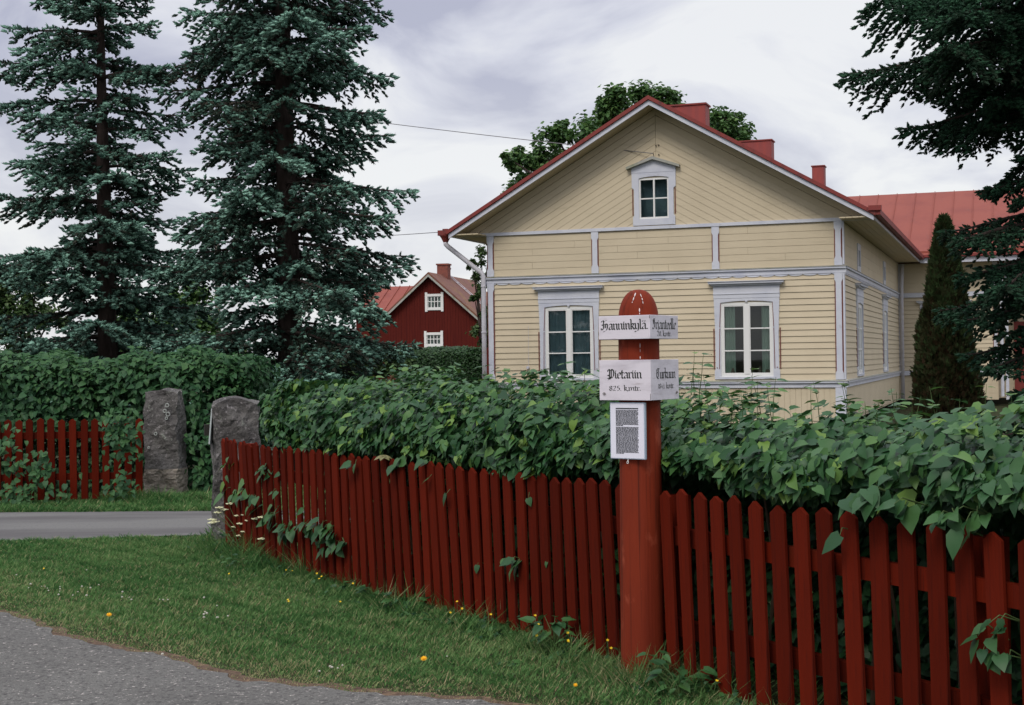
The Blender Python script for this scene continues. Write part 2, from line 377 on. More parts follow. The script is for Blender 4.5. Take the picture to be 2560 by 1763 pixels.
def picket(name, w, z0, z1, th, mtl, parent, loc, tan, nrm, lean_out=0.0, lean_side=0.0, ch=.028):
    b = MB()
    pk = random.uniform(-.006, .006)
    pts = [(-w/2, z0), (w/2, z0), (w/2, z1 - ch), (w*.05 + pk, z1), (-w*.05 + pk, z1), (-w/2, z1 - ch)]
    b.prism(pts, 0, th, lambda p, n: (p[0], n, p[1]))
    o = b.build(name, mtl, parent, bevel=.002)
    ang = atan2(tan.y, tan.x)
    o.matrix_local = Matrix.Translation((loc.x, loc.y, 0)) @ Matrix.Rotation(ang, 4, 'Z') @ Matrix.Rotation(lean_out, 4, 'X') @ Matrix.Rotation(lean_side, 4, 'Y')
    return o
fence = empty('picket_fence', label='dark red picket fence curving along the grass verge behind the milestone post', cat='fence')
fence_posts_s = [0.25, 2.2, 4.2, 6.3, 8.4, 10.3]
s = 0.03; npk = 0
while s < FLEN - .1:
    p, t, nrm = fpt(s)
    loc = p
    px = proj((*p, .5))[0]
    lean = (.035 if px < 1600 else .004) + .012 * sin(s * 2.1) + random.uniform(-.008, .008)     # the hedge pushes the fence out towards the road
    px = proj((*p, .5))[0]
    side = -0.040 if px > 1600 else -0.015
    pitch_ = float(np.interp(px, [560, 700, 900, 1150, 1480, 1700, 2000, 2300], [.155, .138, .128, .124, .134, .145, .157, .160]))
    picket('picket', pitch_ * random.uniform(.57, .63) * (1.13 if px < 1550 else 1.0), random.uniform(.015, .05), 1.0 + random.uniform(-.012, .012) , .018, M['falu'], fence, loc - nrm * .022, t, nrm, lean, side + random.uniform(-.012, .012), ch=random.uniform(.026, .036))
    s += pitch_ * random.uniform(.96, 1.04); npk += 1
print('pickets', npk)
def rail(z, h, name, fenceo, s0, s1, mtl, off0=.0, th=.045):
    b = MB(); prev = None; ss = np.arange(s0, s1, .25)
    for a, c in zip(ss[:-1], ss[1:]):
        pa, ta, na = fpt(a); pc, tc_, nc = fpt(c)
        q = []
        for (pp, nn) in ((pa, na), (pc, nc)):
            for o_ in (off0 + .004 - z*.05 + .05*.0, off0 + th - z*.05):
                for zz in (z, z + h): q.append((pp.x + nn.x * o_, pp.y + nn.y * o_, zz))
        b.add(q, [(0,1,5,4),(2,6,7,3),(1,3,7,5),(0,4,6,2),(0,2,3,1),(4,5,7,6)])
    return b.build(name, mtl, fenceo)
rail(.24, .09, 'rail', fence, 0, FLEN - .1, M['falu'], off0=.045)
rail(.71, .09, 'rail', fence, 0, FLEN - .1, M['falu'], off0=.045)
for s in fence_posts_s:
    p, t, nrm = fpt(s); b = MB(); c = p + nrm * .13
    b.box(-.05, .05, -.05, .05, 0, .95)
    o = b.build('fence_post', M['falu'], fence); o.location = (c.x, c.y, 0); o.rotation_euler = (0, 0, atan2(t.y, t.x))

# ------------------------------------------------------------------ milestone post with signs
PCN = Vector((0.662, 7.42))
PHI = radians(34.3)
post = empty('milestone_post', (PCN.x, PCN.y, 0), label='tall round red milestone post carrying two white boxed signs with black lettering', cat='signpost')
b = MB(); seg = 40
prof = [(0.116, -.1), (0.116, .0), (.1135, .3), (.1115, .7), (.109, 1.1), (.1075, 1.5), (.1065, 1.75), (.1055, 1.86)]
for k in range(1, 11):
    a = k / 10 * pi / 2
    prof.append((.1055 * cos(a) ** .8 if k < 10 else .012, 1.86 + .166 * sin(a)))
pts = []
for (r_, z_) in prof:
    for k in range(seg):
        t = 2 * pi * k / seg
        # slightly hewn, faceted round timber
        rr = r_ * (1 + .010 * sin(7 * t + z_ * .6) + .006 * sin(3 * t + z_ * 2))
        pts.append((rr * cos(t), rr * sin(t), z_))
fc = [(i*seg + k, i*seg + (k+1) % seg, (i+1)*seg + (k+1) % seg, (i+1)*seg + k) for i in range(len(prof)-1) for k in range(seg)]
fc.append(tuple((len(prof)-1)*seg + k for k in range(seg)))
b.add(pts, fc); b.build('post', M['falu_post'], post, smooth=True)

# pen-stroke lettering
def minim(x, y1=.88): return [(x-.11, y1+.10), (x, y1-.02), (x, .14), (x+.13, 0)]
G = {
 'a': (.62, [[(.0,.76),(.12,.97),(.30,.95),(.40,.80),(.40,.14),(.53,0)], [(.40,.56),(.10,.42),(.02,.28),(.02,.12),(.14,0),(.38,.17)]]),
 'i': (.32, [minim(0.06), [(.03,1.24),(.10,1.16)]]),
 'j': (.32, [[(-.05,.98),(.06,.86),(.06,-.08),(-.05,-.32),(-.22,-.40)], [(.03,1.24),(.10,1.16)]]),
 'n': (.66, [minim(.05), [(.05,.78),(.30,.98),(.44,.84),(.44,.14),(.57,0)]]),
 'm': (1.04, [minim(.05), [(.05,.78),(.30,.98),(.44,.84),(.44,.10)], [(.44,.78),(.69,.98),(.83,.84),(.83,.14),(.96,0)]]),
 'r': (.46, [minim(.05), [(.05,.74),(.24,.98),(.40,.86)]]),
 'u': (.64, [[(-.06,.98),(.05,.86),(.05,.16),(.18,.0),(.42,.2)], [(.33,.98),(.44,.86),(.44,.14),(.57,0)]]),
 'l': (.32, [[(-.04,1.66),(.06,1.52),(.06,.14),(.19,0)]]),
 'e': (.50, [[(.06,.42),(.40,.62),(.40,.80),(.24,.98),(.04,.82),(.03,.16),(.17,0),(.42,.13)]]),
 't': (.40, [[(.10,1.34),(.10,.14),(.23,0),(.36,.1)], [(-.08,.95),(.34,.95)]]),
 'k': (.60, [[(-.04,1.66),(.06,1.52),(.06,.12),(.16,0)], [(.06,.60),(.24,.98),(.42,.84),(.36,.62),(.10,.50)], [(.20,.50),(.40,.14),(.54,0)]]),
 'y': (.62, [[(-.06,.98),(.05,.86),(.05,.22),(.18,.04),(.42,.18)], [(.33,.98),(.44,.86),(.44,.0),(.34,-.26),(.08,-.42),(-.04,-.34)]]),
 '.': (.26, [[(.03,.12),(.10,.03)]]),
 ',': (.22, [[(.03,.12),(.10,.02),(.02,-.2)]]),
 ' ': (.42, []),
 'H': (1.02, [[(-.02,1.25),(.06,1.50),(.24,1.56),(.30,1.36),(.26,.80),(.26,.20),(.12,-.02),(-.06,-.10)], [(.26,1.36),(.52,1.50),(.72,1.58)], [(.04,.86),(.26,.74),(.50,1.00),(.70,.98),(.80,.80),(.78,.26),(.66,-.06),(.44,-.26),(.24,-.30)], [(-.10,.22),(.10,.06)], [(.50,.96),(.52,.30)]]),
 'I': (.62, [[(.0,1.22),(.10,1.50),(.28,1.50),(.46,1.60)], [(.30,1.48),(.32,.90),(.28,.26),(.12,.0),(-.08,.04),(-.10,.20)], [(.10,1.30),(.10,.78),(.02,.64)]]),
 'P': (.96, [[(-.04,1.12),(.02,1.46),(.16,1.52),(.22,1.30),(.20,.10),(.08,-.22),(-.04,-.28)], [(.20,1.20),(.44,1.52),(.64,1.42),(.76,1.20),(.74,.40),(.56,.08),(.38,.07),(.22,.26)], [(-.04,.56),(.10,.42)], [(.44,1.44),(.44,.12)], [(-.08,.04),(.20,.0),(.34,-.10)]]),
 'T': (.86, [[(.02,1.20),(.10,1.50),(.34,1.56),(.60,1.44),(.76,1.56)], [(.36,1.52),(.12,1.24),(.02,.86),(.04,.40),(.22,.08),(.48,.0),(.68,.20)], [(.40,1.36),(.42,.26)], [(.10,.98),(.24,.86)]]),
 '2': (.66, [[(.04,1.10),(.14,1.32),(.36,1.34),(.46,1.14),(.40,.86),(.06,.10),(.10,.05),(.40,.07),(.52,.18)]]),
 '0': (.64, [[(.26,1.36),(.08,1.18),(.04,.70),(.08,.20),(.26,.02),(.44,.20),(.48,.70),(.44,1.18),(.26,1.36)]]),
 '8': (.66, [[(.26,.74),(.08,.96),(.08,1.22),(.26,1.36),(.44,1.22),(.44,.96),(.26,.74),(.06,.46),(.06,.18),(.26,.02),(.46,.18),(.46,.46),(.26,.74)]]),
 '5': (.62, [[(.48,1.38),(.14,1.34),(.10,.80),(.32,.86),(.46,.66),(.46,.28),(.30,.04),(.06,.08)]]),
 '1': (.36, [[(.0,1.14),(.14,1.34),(.14,.02)]]),
 '4': (.64, [[(.36,1.36),(.02,.46),(.54,.46)], [(.38,.86),(.38,.02)]]),
}
def lettering(text, x0, x1, base, xh, pen, to3, seq, ang=38, squeeze_h=1.0):
    """text drawn with a broad nib between x0 and x1 on its board; xh = x-height"""
    tot = sum(G[{'ä': 'a'}.get(c, c)][0] for c in text) - .1
    ux_ = (x1 - x0) / tot
    nib = Vector((cos(radians(ang)) * pen, sin(radians(ang)) * pen)) * .5
    nib = Vector((nib.x * ux_, nib.y * xh))
    out = MB(); cx = 0
    for ch in text:
        w, strokes = G[{'ä': 'a'}.get(ch, ch)]
        strokes = list(strokes)
        if ch == 'ä': strokes += [[(.04,1.34),(.11,1.26)], [(.32,1.34),(.39,1.26)]]
        for st in strokes:
            pp = [Vector((x0 + (cx + p[0] + .06) * ux_, base + p[1] * xh)) for p in st]
            for a, c in zip(pp[:-1], pp[1:]):
                q = [a - nib, a + nib, c + nib, c - nib]
                ar = (q[1]-q[0]).x * (q[2]-q[0]).y - (q[1]-q[0]).y * (q[2]-q[0]).x
                if abs(ar) < xh * xh * .006:
                    d = (c - a).normalized(); o_ = Vector((-d.y, d.x)) * xh * .022
                    q = [a - nib - o_, a + nib + o_, c + nib + o_, c - nib - o_]
                    q = [a - o_ - nib, a + o_ - nib, c + o_ + nib, c - o_ + nib]
                seq[0] += 1
                z_ = .0006 + (seq[0] % 37) * .00002
                out.add([to3(v, z_) for v in q], [(0, 1, 2, 3)])
        cx += w
    return out

S = .303; TH = .016
def sign_box(z0, z1, texts_l, texts_r, label):
    b = MB()
    # four boards butted round the post; local frame: near corner at (h,-h) before rotation
    h = S / 2
    b.box(-h, h, -h, -h + TH, z0, z1)                      # face to the left of the near corner
    b.box(h - TH, h, -h + TH + .0005, h, z0, z1)           # face to the right
    b.box(-h, h - TH - .0005, h - TH, h, z0, z1)
    b.box(-h, -h + TH, -h + TH + .0005, h - TH - .0005, z0, z1)
    b.box(-h + TH, h - TH, -h + TH, h - TH, z1 - .03, z1 - .012)   # lid inside the boards
    o = b.build('sign_box', M['white_board'], post, bevel=.0012, label=label)
    o.rotation_euler = (0, 0, -PHI)
    seq = [0]
    left3 = lambda p, n: (p[0] - h, -h - n, z0 + p[1])
    right3 = lambda p, n: (h + n, p[0] - h, z0 + p[1])
    for (tx, x0, x1, base, xh, pen) in texts_l: lettering(tx, x0*S, x1*S, base, xh, pen, left3, seq).build('lettering', M['letter'], o)
    for (tx, x0, x1, base, xh, pen) in texts_r: lettering(tx, x0*S, x1*S, base, xh, pen, right3, seq).build('lettering', M['letter'], o)
    return o, left3, right3
ZU0, ZU1, ZL0, ZL1 = 1.767, 1.888, 1.453, 1.660
ub, l3, r3 = sign_box(ZU0, ZU1, [('Hanninkylä.', .05, .955, .050, .031, .20)], [('Irjanteelle', .09, .90, .050, .034, .19), ('20. k,mtr.', .24, .74, .0135, .018, .17)], 'upper white wooden sign box reading Hanninkylä and Irjanteelle')
lb_, l3b, r3b = sign_box(ZL0, ZL1, [('Pietariin', .165, .815, .113, .031, .20), ('825. k,mtr.', .19, .80, .050, .0175, .17)], [('Turkuun', .19, .86, .110, .033, .18), ('184,1. k,mtr.', .25, .82, .058, .0185, .16)], 'lower white wooden sign box reading Pietariin and Turkuun')
for (o_, f3, pts_) in ((ub, l3, [(S-.004,.103),(S-.001,.103),(S-.0015,.119),(S-.004,.119)]), (lb_, l3b, [(S-.004,.004),(S-.0012,.004),(S-.002,.035),(S-.004,.035)])):
    c = MB(); c.add([f3(p, .0008) for p in pts_], [(0,1,2,3)]); c.build('crack', M['crack'], o_)
for f3, x_, sgn in ((l3b, .03, 1), (r3b, S - .03, -1)):
    c = MB()
    pts_ = [f3((x_ + .008 * cos(a), .034 + .006 * sin(a)), .004) for a in np.linspace(0, 2*pi, 10)]
    c.tube(pts_, .0013, 5); c.tube([f3((x_, .034), 0), f3((x_, .034), .006)], .002, 6)
    c.build('screw', M['pole'], lb_)
# bird streaks running down the dome and shaft
def streak(pts_ang, w):
    b = MB()
    for (a0, z0, a1, z1, w0) in pts_ang:
        def P(a, z):
            if z <= 1.86: r_ = .1062 + .0022
            else:
                k = math.asin(min(1, (z - 1.86) / .166)); r_ = .1055 * cos(k) ** .8 + .0022
            return Vector((r_ * sin(a), -r_ * cos(a), z + (.001 if z > 1.95 else 0)))
        p, q = P(a0, z0), P(a1, z1)
        mid = (p + q) / 2
        b.tube([p, mid, q], [w0 * .5, w0, w0 * .3], 6)
    return b.build('bird_streak', M['drop'], post)
streak([(-.30, 2.005, -.34, 1.985, .0035), (-.36, 1.982, -.40, 1.965, .003), (-.42, 1.960, -.44, 1.952, .002)], 0)
streak([(.08, 2.0, .14, 1.982, .002), (.15, 1.978, .17, 1.965, .0025), (.17, 1.96, .18, 1.948, .002)], 0)
streak([(-.03, 1.925, -.03, 1.905, .0035), (-.03, 1.902, -.03, 1.893, .002)], 0)
streak([(-.03, 1.745, -.03, 1.72, .0015), (-.03, 1.715, -.03, 1.70, .001), (-.03, 1.678, -.03, 1.664, .003)], 0)
# notice in a shallow metal frame
nb = MB(); W, Hh = .205, .292
nb.box(-W/2, W/2, 0, .018, 0, Hh)
notice = nb.build('notice_board', M['alu'], post, bevel=.0015)
nrm2 = Vector((-sin(PHI), -cos(PHI)))
notice.location = (nrm2.x * .132, nrm2.y * .132, 1.150); notice.rotation_euler = (0, 0, -PHI)
c = MB(); c.box(-W/2 + .005, W/2 - .005, -.002, .004, .005, Hh - .005); c.build('paper', M['paper'], notice)
c = MB(); yy = Hh - .034; c.box(-.066, .066, -.0035, -.0022, yy, yy + .0055)
rr = random.Random(3)
for blk in ((.250, 15), (.163, 25)):
    z_ = blk[0]
    for li in range(blk[1]):
        x_ = -.066; end = .066 if li < blk[1] - 1 else -.02
        while x_ < end - .004:
            w_ = min(rr.uniform(.004, .016), end - x_)
            c.box(x_, x_ + w_, -.0034, -.0023, z_, z_ + .0033); x_ += w_ + .0022
        z_ -= .0056
c.build('printed_text', M['print'], notice)
c = MB(); c.tube([(0, .004, 0), (0, .0, -.012)], .002, 6); c.tube([(.005*cos(a), -.001, -.016 + .006*sin(a)) for a in np.linspace(0, 2*pi, 12)], .0016, 5)
c.build('hook', M['white'], notice)

# ------------------------------------------------------------------ granite gateposts
def stone(name, loc, rz, w, d, h, seed, label, taper=.94, band=None):
    r_ = np.random.default_rng(seed)
    nx, ny, nz = 8, 6, 22
    b = MB(); idx = {}
    ph = r_.uniform(0, 6, 12)
    def P(i, j, k):
        u, v, z = i / nx * 2 - 1, j / ny * 2 - 1, k / nz
        # rounded box section
        m = max(abs(u), abs(v)); rr = sqrt(u*u + v*v) + 1e-6
        f = 1 - .07 * max(0, abs(u * v)) 
        tz = (1 + (taper - 1) * z) if taper < 1 else 1 + (taper - 1) * z ** 3
        x = u * w / 2 * f * tz; y = v * d / 2 * f * tz
        zz = z * h
        if k == nz: zz += .02 * sin(ph[0] + 3 * u) + .015 * sin(ph[1] + 5 * v + 2 * u) - .022 * (abs(u) ** 8 + abs(v) ** 8) / 2
        a = .014
        x += a * sin(ph[2] + zz * 9 + v * 2) + a * .7 * sin(ph[3] + zz * 23 + v * 5) + .005 * r_.normal()
        y += a * sin(ph[4] + zz * 11 + u * 2) + a * .7 * sin(ph[5] + zz * 19 + u * 5) + .005 * r_.normal()
        return (x, y, zz - .05 * (k == 0))
    def vid(i, j, k):
        if (i, j, k) not in idx: idx[(i, j, k)] = len(b.v); b.v.append(P(i, j, k))
        return idx[(i, j, k)]
    def F(a, mi=0): b.f.append(tuple(vid(*q) for q in a)); b.m.append(mi)
    for k in range(nz):
        mi = 1 if (band and band[0] <= (k + .5) / nz * h < band[1]) else 0
        for i in range(nx):
            F([(i,0,k),(i+1,0,k),(i+1,0,k+1),(i,0,k+1)], mi); F([(i,ny,k),(i,ny,k+1),(i+1,ny,k+1),(i+1,ny,k)], mi)
        for j in range(ny):
            F([(0,j,k),(0,j,k+1),(0,j+1,k+1),(0,j+1,k)], mi); F([(nx,j,k),(nx,j+1,k),(nx,j+1,k+1),(nx,j,k+1)], mi)
    for i in range(nx):
        for j in range(ny): F([(i,j,nz),(i+1,j,nz),(i+1,j+1,nz),(i,j+1,nz)])
    o = b.build(name, [M['granite'], M['granite_pale']], smooth=False, label=label, cat='gatepost')
    o.location = loc; o.rotation_euler = (0, 0, rz)
    return o
gp_far = stone('granite_gatepost', (-4.34, 17.75, 0), radians(-6), .47, .38, 1.33, 3, 'broad granite gatepost with pale lower band on the far side of the driveway', band=(0, .34))
for (u, z_, r_) in ((.10,1.15,.022),(.07,1.08,.02),(.11,1.04,.024),(.09,.99,.016),(-.05,.80,.018),(-.14,.63,.012)):
    c = MB(); c.tube([(u + r_*cos(a), -.205, z_ + r_*sin(a)) for a in np.linspace(0, 2*pi, 12)], .006, 5)
    c.build('lichen_ring', M['ring'], gp_far)
gp_near = stone('granite_gatepost', (-2.585, 13.25, 0), radians(14), .43, .40, 1.325, 8, 'rough dark granite gatepost with a small metal plate at the end of the near fence', taper=1.0)
c = MB(); c.box(-.285, -.272, -.10, .10, .88, 1.21); o = c.build('metal_plate', M['plate'], gp_near, bevel=.002)
o.location = (-.03, -.09, .02); o.rotation_euler = (0, radians(5), radians(-12))
c = MB(); c.box(-.285, -.20, -.09, .05, 1.0, 1.1); c.build('plate_gap_block', M['crack'], gp_near)  # near-black block standing in for the shaded gap behind the plate

# ------------------------------------------------------------------ far fence
ffence = empty('picket_fence', label='red picket fence across the driveway, leafy stems growing through it, beside the far gatepost', cat='fence')
def far_line(s):
    a = Vector((-8.6, 16.80)); b = Vector((-4.50, 17.15)); L_ = (b - a).length
    t = (b - a).normalized(); return a + t * s, t, Vector((-t.y, t.x)), L_
FL = far_line(0)[3]; s = 0
while s < FL:
    p, t, nrm, _ = far_line(s)
    picket('picket', .082, .05, 1.02 + random.uniform(-.012, .012), .022, M['falu'], ffence, p, t, nrm, random.uniform(0, .02), random.uniform(-.012, .012))
    s += .128
a, t, nrm, _ = far_line(0)
for z_ in (.28, .78):
    c = MB(); c.box(0, FL, .026, .07, z_, z_ + .08); o = c.build('rail', M['falu'], ffence); o.location = (a.x, a.y, 0); o.rotation_euler = (0, 0, atan2(t.y, t.x))

# ------------------------------------------------------------------ leaves
LEAF_V = [(0,0,0), (-.25,-.07,.04), (-.39,.18,.06), (-.30,.56,.02), (0,1.02,-.16), (.30,.56,.02), (.39,.18,.06), (.25,-.07,.04), (0,.30,.0), (0,.64,-.03)]
LEAF_F = [(0,8,2,1), (8,9,3,2), (9,4,3), (0,7,6,8), (8,6,5,9), (9,5,4)]
LEAF_S = [(0,0,0), (-.3,.4,.06), (0,1,-.05), (.3,.4,.06)]
LEAF_SF = [(0,3,2,1)]
def rand_unit(n):
    v = RNG.normal(size=(n, 3)); return v / np.linalg.norm(v, axis=1, keepdims=True)
def leaf_frames(N, size, tipdown=.6, spread=.55, up=.45):
    """N: outward normals; blades face outward/up, tips hang down and out"""
    n = len(N)
    nr = N * .75 + np.array([0, 0, up]) + rand_unit(n) * spread
    nr /= np.linalg.norm(nr, axis=1, keepdims=True)
    tip = N * .5 + np.array([0, 0, -tipdown]) + rand_unit(n) * .65
    tip -= nr * np.sum(tip * nr, axis=1, keepdims=True) * .9
    return frames(tip, nr, size * RNG.uniform(.85, 1.15, n), size, size * RNG.uniform(.5, 1.6, n))

# near hedge: volume behind the fence, rounded top, leaning over the pickets
def hedge_h(s):
    f = s / FLEN
    base = 1.53 - .17 * max(0, min(1, (f - .42) / .22))
    return base + .05 * sin(s * 1.7) + .035 * sin(s * 4.1 + 1) + .02 * sin(s * 9.3)
def near_hedge_points(n, s_lo, s_hi, depth_lo=0, depth_hi=.28, holes=False):
    P_, N_ = [], []
    ss = RNG.uniform(s_lo, s_hi, n); aa = RNG.uniform(0, 1, n)
    if holes:
        h_ = np.sin(ss * 13 + aa * 9) * np.cos(aa * 21 - ss * 4.3) + .7 * np.sin(ss * 29 + aa * 33) * np.cos(aa * 47 + 2)
        k_ = (h_ > -.30) | (RNG.random(n) < .16); ss, aa = ss[k_], aa[k_]; n = len(ss)
    dd = RNG.uniform(0, 1, n) ** 1.3 * (depth_hi - depth_lo) + depth_lo
    for s_, a_, d_ in zip(ss, aa, dd):
        p, t, nrm = fpt(s_); H = hedge_h(s_)
        W_ = 1.55
        lump = .08 * sin(s_ * 5.3 + a_ * 4) + .08 * sin(s_ * 11.7 + 2 + a_ * 9) + .06 * sin(s_ * 21 + a_ * 17)
        # cross-section: front face from below the fence top up over the crown
        if a_ < .34:
            k = a_ / .34; zlo = 1.03 + .05 * (p.x > .8) + .045 * sin(s_ * 2.3) + .03 * sin(s_ * 6.1); zz = zlo + (1.20 - zlo) * k; u = -.02 + .06 * (p.x > .8) * (1 - k) + .05 * k - .04 * sin(s_ * 3.1) ; n2 = (-1, .15)
        else:
            k = (a_ - .34) / .66; th = k * pi / 2
            u = -.02 + W_ * (1 - cos(th)) ; zz = 1.16 + (H - 1.16) * sin(th) ** .8; n2 = (-cos(th) * .9 - .1, sin(th) + .1)
        u = max(u - lump * abs(n2[0]), -.045 if abs(p.x - PCN.x) > .45 else .05) ; zz += lump * .5 * n2[1]
        u += -n2[0] * d_; zz -= n2[1] * d_
        q = p + nrm * u
        P_.append((q.x, q.y, zz)); N_.append((nrm.x * n2[0], nrm.y * n2[0], n2[1]))
    N_ = np.array(N_); N_ /= np.linalg.norm(N_, axis=1, keepdims=True)
    return np.array(P_), N_
hedge = empty('hedge', (0.5, 9, 0), label='big-leaved green hedge bulging over the near red picket fence', cat='hedge')
hedge.location = (0, 0, 0)
S0H = 1.05
P1, N1 = near_hedge_points(29000, S0H, FLEN + .4, 0, .26, True)
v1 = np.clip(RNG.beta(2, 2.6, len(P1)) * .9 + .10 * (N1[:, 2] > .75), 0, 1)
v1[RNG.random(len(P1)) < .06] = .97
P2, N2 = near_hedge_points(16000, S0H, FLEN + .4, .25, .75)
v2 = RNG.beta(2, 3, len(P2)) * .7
# inner leaves down to the ground behind the pickets
n3 = 24000; ss = RNG.uniform(S0H, FLEN + .4, n3); uu = .48 + 1.0 * RNG.random(n3) ** 1.3; zz = RNG.uniform(.05, 1.1, n3)
P3 = np.array([(*(fpt(a)[0] + fpt(a)[2] * u_), z_) for a, u_, z_ in zip(ss, uu, zz)])
N3 = np.array([(-fpt(a)[2].x, -fpt(a)[2].y, .3) for a in ss])
# end of the hedge by the gatepost
n4 = 3000; th = RNG.uniform(-pi/2, pi/2, n4); zz = RNG.uniform(.7, 1, n4) ** .7 * 1.5
p_, t_, nn_ = fpt(S0H); cen = p_ + nn_ * .65
P4 = []; N4 = []
for a_, z_ in zip(th, zz):
    d = -t_ * cos(a_) + nn_ * sin(a_); rr_ = (.55 - .25 * max(0, (z_ - 1.1)) ** 1) * RNG.uniform(.7, 1.05)
    q = cen + Vector((d.x, d.y)) * rr_ * Vector((1, 1)).length / 1.414; P4.append((q.x, q.y, z_)); N4.append((d.x, d.y, .3))
P4, N4 = np.array(P4), np.array(N4)
Pa = np.concatenate([P1, P2, P3, P4]); Na = np.concatenate([N1, N2, N3, N4])
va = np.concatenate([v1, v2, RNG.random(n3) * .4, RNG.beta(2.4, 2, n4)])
sz = (.044 + .046 * RNG.random(len(Pa)) ** .8) * np.where(Pa[:, 1] > 10.5, .9, 1.0)
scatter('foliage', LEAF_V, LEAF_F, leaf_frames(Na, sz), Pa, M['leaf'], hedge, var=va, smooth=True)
# woody stems
c = MB()
for i in range(150):
    s_ = random.uniform(S0H, FLEN + .2); p, t, nrm = fpt(s_); u = random.uniform(.3, 1.2); q = p + nrm * u
    q2 = q + Vector((random.uniform(-.2, .2), random.uniform(-.2, .2)))
    c.tube([(q.x, q.y, 0), (*(q.lerp(q2, .5)), .6), (q2.x, q2.y, 1.2)], [.011, .008, .005], 5)
c.build('stems', M['stem_brown'], hedge)

def sprig(name, base, direction, length, nl, leafsize, parent, m_leaf, curve=.3, v=(.3, .8), top_leaf=True, flower=False, label=None):
    """a leafy shoot: stem with opposite pairs of leaves"""
    base = Vector(base); d = Vector(direction).normalized()
    pts_ = []; cur = base.copy(); dd = d.copy()
    for i in range(7):
        pts_.append(cur.copy()); dd = (dd + Vector((random.uniform(-.06,.06), random.uniform(-.06,.06), -curve * .12))).normalized(); cur = cur + dd * length / 6
    st = MB(); st.tube(pts_, [.0035 - .0004 * i for i in range(7)], 5)
    so = st.build(name, M['stem_green'], parent)
    if label: so['label'] = label
    L_, F_, N_, S_ = [], [], [], []
    rot = random.uniform(0, pi)
    for i in range(nl):
        f = (.45 if curve == 0 else .25) + (.5 if curve == 0 else .75) * i / max(1, nl - 1); k = min(5.999, f * 6); a = pts_[int(k)].lerp(pts_[int(k) + 1], k - int(k))
        ax = (pts_[int(k) + 1] - pts_[int(k)]).normalized()
        side = ax.orthogonal().normalized(); side.rotate(Matrix.Rotation(rot + i * pi / 2 + random.uniform(-.3, .3), 3, ax))
        for sg in (1, -1):
            if random.random() < .1: continue
            out = (side * sg + ax * .35 + Vector((0, 0, -.25))).normalized()
            L_.append(a + side * sg * .01); F_.append(out); N_.append((ax + Vector((0, 0, .6)) + Vector((random.uniform(-.4,.4), random.uniform(-.4,.4), 0))).normalized()); S_.append(leafsize * random.uniform(.7, 1.1) * (1 - .35 * f * (nl > 3)))
    if top_leaf:
        L_.append(pts_[-1]); F_.append(dd + Vector((0, 0, .1))); N_.append(dd.orthogonal()); S_.append(leafsize * .6)
    S_ = np.array(S_)
    scatter('leaves', LEAF_V, LEAF_F, frames(np.array(F_), np.array(N_), S_, S_, S_), np.array([tuple(q) for q in L_]), m_leaf, so, var=RNG.uniform(v[0], v[1], len(L_)))
    return so
# shoots standing up above the hedge top
for i in range(60):
    s_ = random.uniform(S0H + .3, FLEN) if i % 2 else random.uniform(FLEN * .5, FLEN)
    p, t, nrm = fpt(s_); u = random.uniform(.7, 1.5); q = p + nrm * u; H = hedge_h(s_)
    right = s_ > FLEN * .52
    sprig('shoot', (q.x, q.y, H - .12), (random.uniform(-.15, .15), random.uniform(-.15, .15), 1), random.uniform(.16, .26) + (.10 * (random.random() < .5) if right else 0), random.randint(3, 4), random.uniform(.065, .09), hedge, M['leaf'], v=(.3, .95), curve=0, top_leaf=False)
# shoots poking through and hanging over the pickets (photo positions)
def leaf_cluster(x, y, w, h, n, size, v=(.2, .65), out=.10):
    """leafy side shoots that have grown out between the pickets, seen around photo position x, y"""
    L_, N_ = [], []; st = MB()
    P0, t0, n0 = f_at_px(x, y, -.05)
    for i in range(n):
        r_ = sqrt(random.random()); a = random.uniform(0, 2*pi)
        P_, t, nrm = f_at_px(x + w * r_ * cos(a), y + h * r_ * sin(a), random.uniform(.03, out))
        L_.append(tuple(P_)); N_.append((-nrm.x, -nrm.y, .25))
        if i % 3 == 0: st.tube([P0, P0.lerp(P_, .6) + Vector((0, 0, .03)) - Vector((nrm.x, nrm.y, 0)) * .03, P_], [.003, .0025, .0015], 4)
    so = st.build('shoot', M['stem_green'], hedge)
    S_ = size * (1.35 if x < 1700 else 1.1) * RNG.uniform(.6, 1.15, n)
    scatter('leaves', LEAF_V, LEAF_F, leaf_frames(np.array(N_), S_, tipdown=.7, spread=.45), np.array(L_), M['leaf'], so, var=RNG.uniform(v[0], v[1], n), smooth=True)
for args in [(600,1215,40,38,13,.088,(.45,.95)),(588,1160,30,20,5,.07,(.5,.95)),(645,1250,30,28,10,.075),(690,1180,26,22,12,.062),(705,1230,8,8,2,.05),
    (695,1285,26,26,11,.075),(722,1318,30,20,12,.075),(790,1320,34,22,14,.08),(835,1315,22,28,12,.075),(855,1350,26,22,10,.08),(825,1365,20,14,5,.07),(775,1275,6,6,1,.06),
    (1305,1405,26,20,7,.065),(1208,1415,4,4,1,.04),(1378,1405,4,4,1,.04),(906,1158,10,8,3,.075),(1005,1165,12,10,3,.08),(1095,1155,8,14,2,.075),(1100,1200,5,5,1,.05),(1148,1232,5,8,1,.06),(1338,1240,6,10,1,.065),(1032,1150,14,8,3,.07),
    (2500,1600,34,40,6,.072,(.1,.5)),(2540,1650,26,24,4,.072,(.1,.4)),(2540,1560,20,22,4,.072,(.1,.5)),(2395,1300,38,26,9,.07),(2460,1290,30,24,7,.07),(2215,1235,28,20,8,.10),(2160,1255,14,12,3,.09),(2440,1340,10,20,2,.09),(2130,1330,6,18,1,.09),(2300,1265,30,12,5,.09)]:
    leaf_cluster(*args)
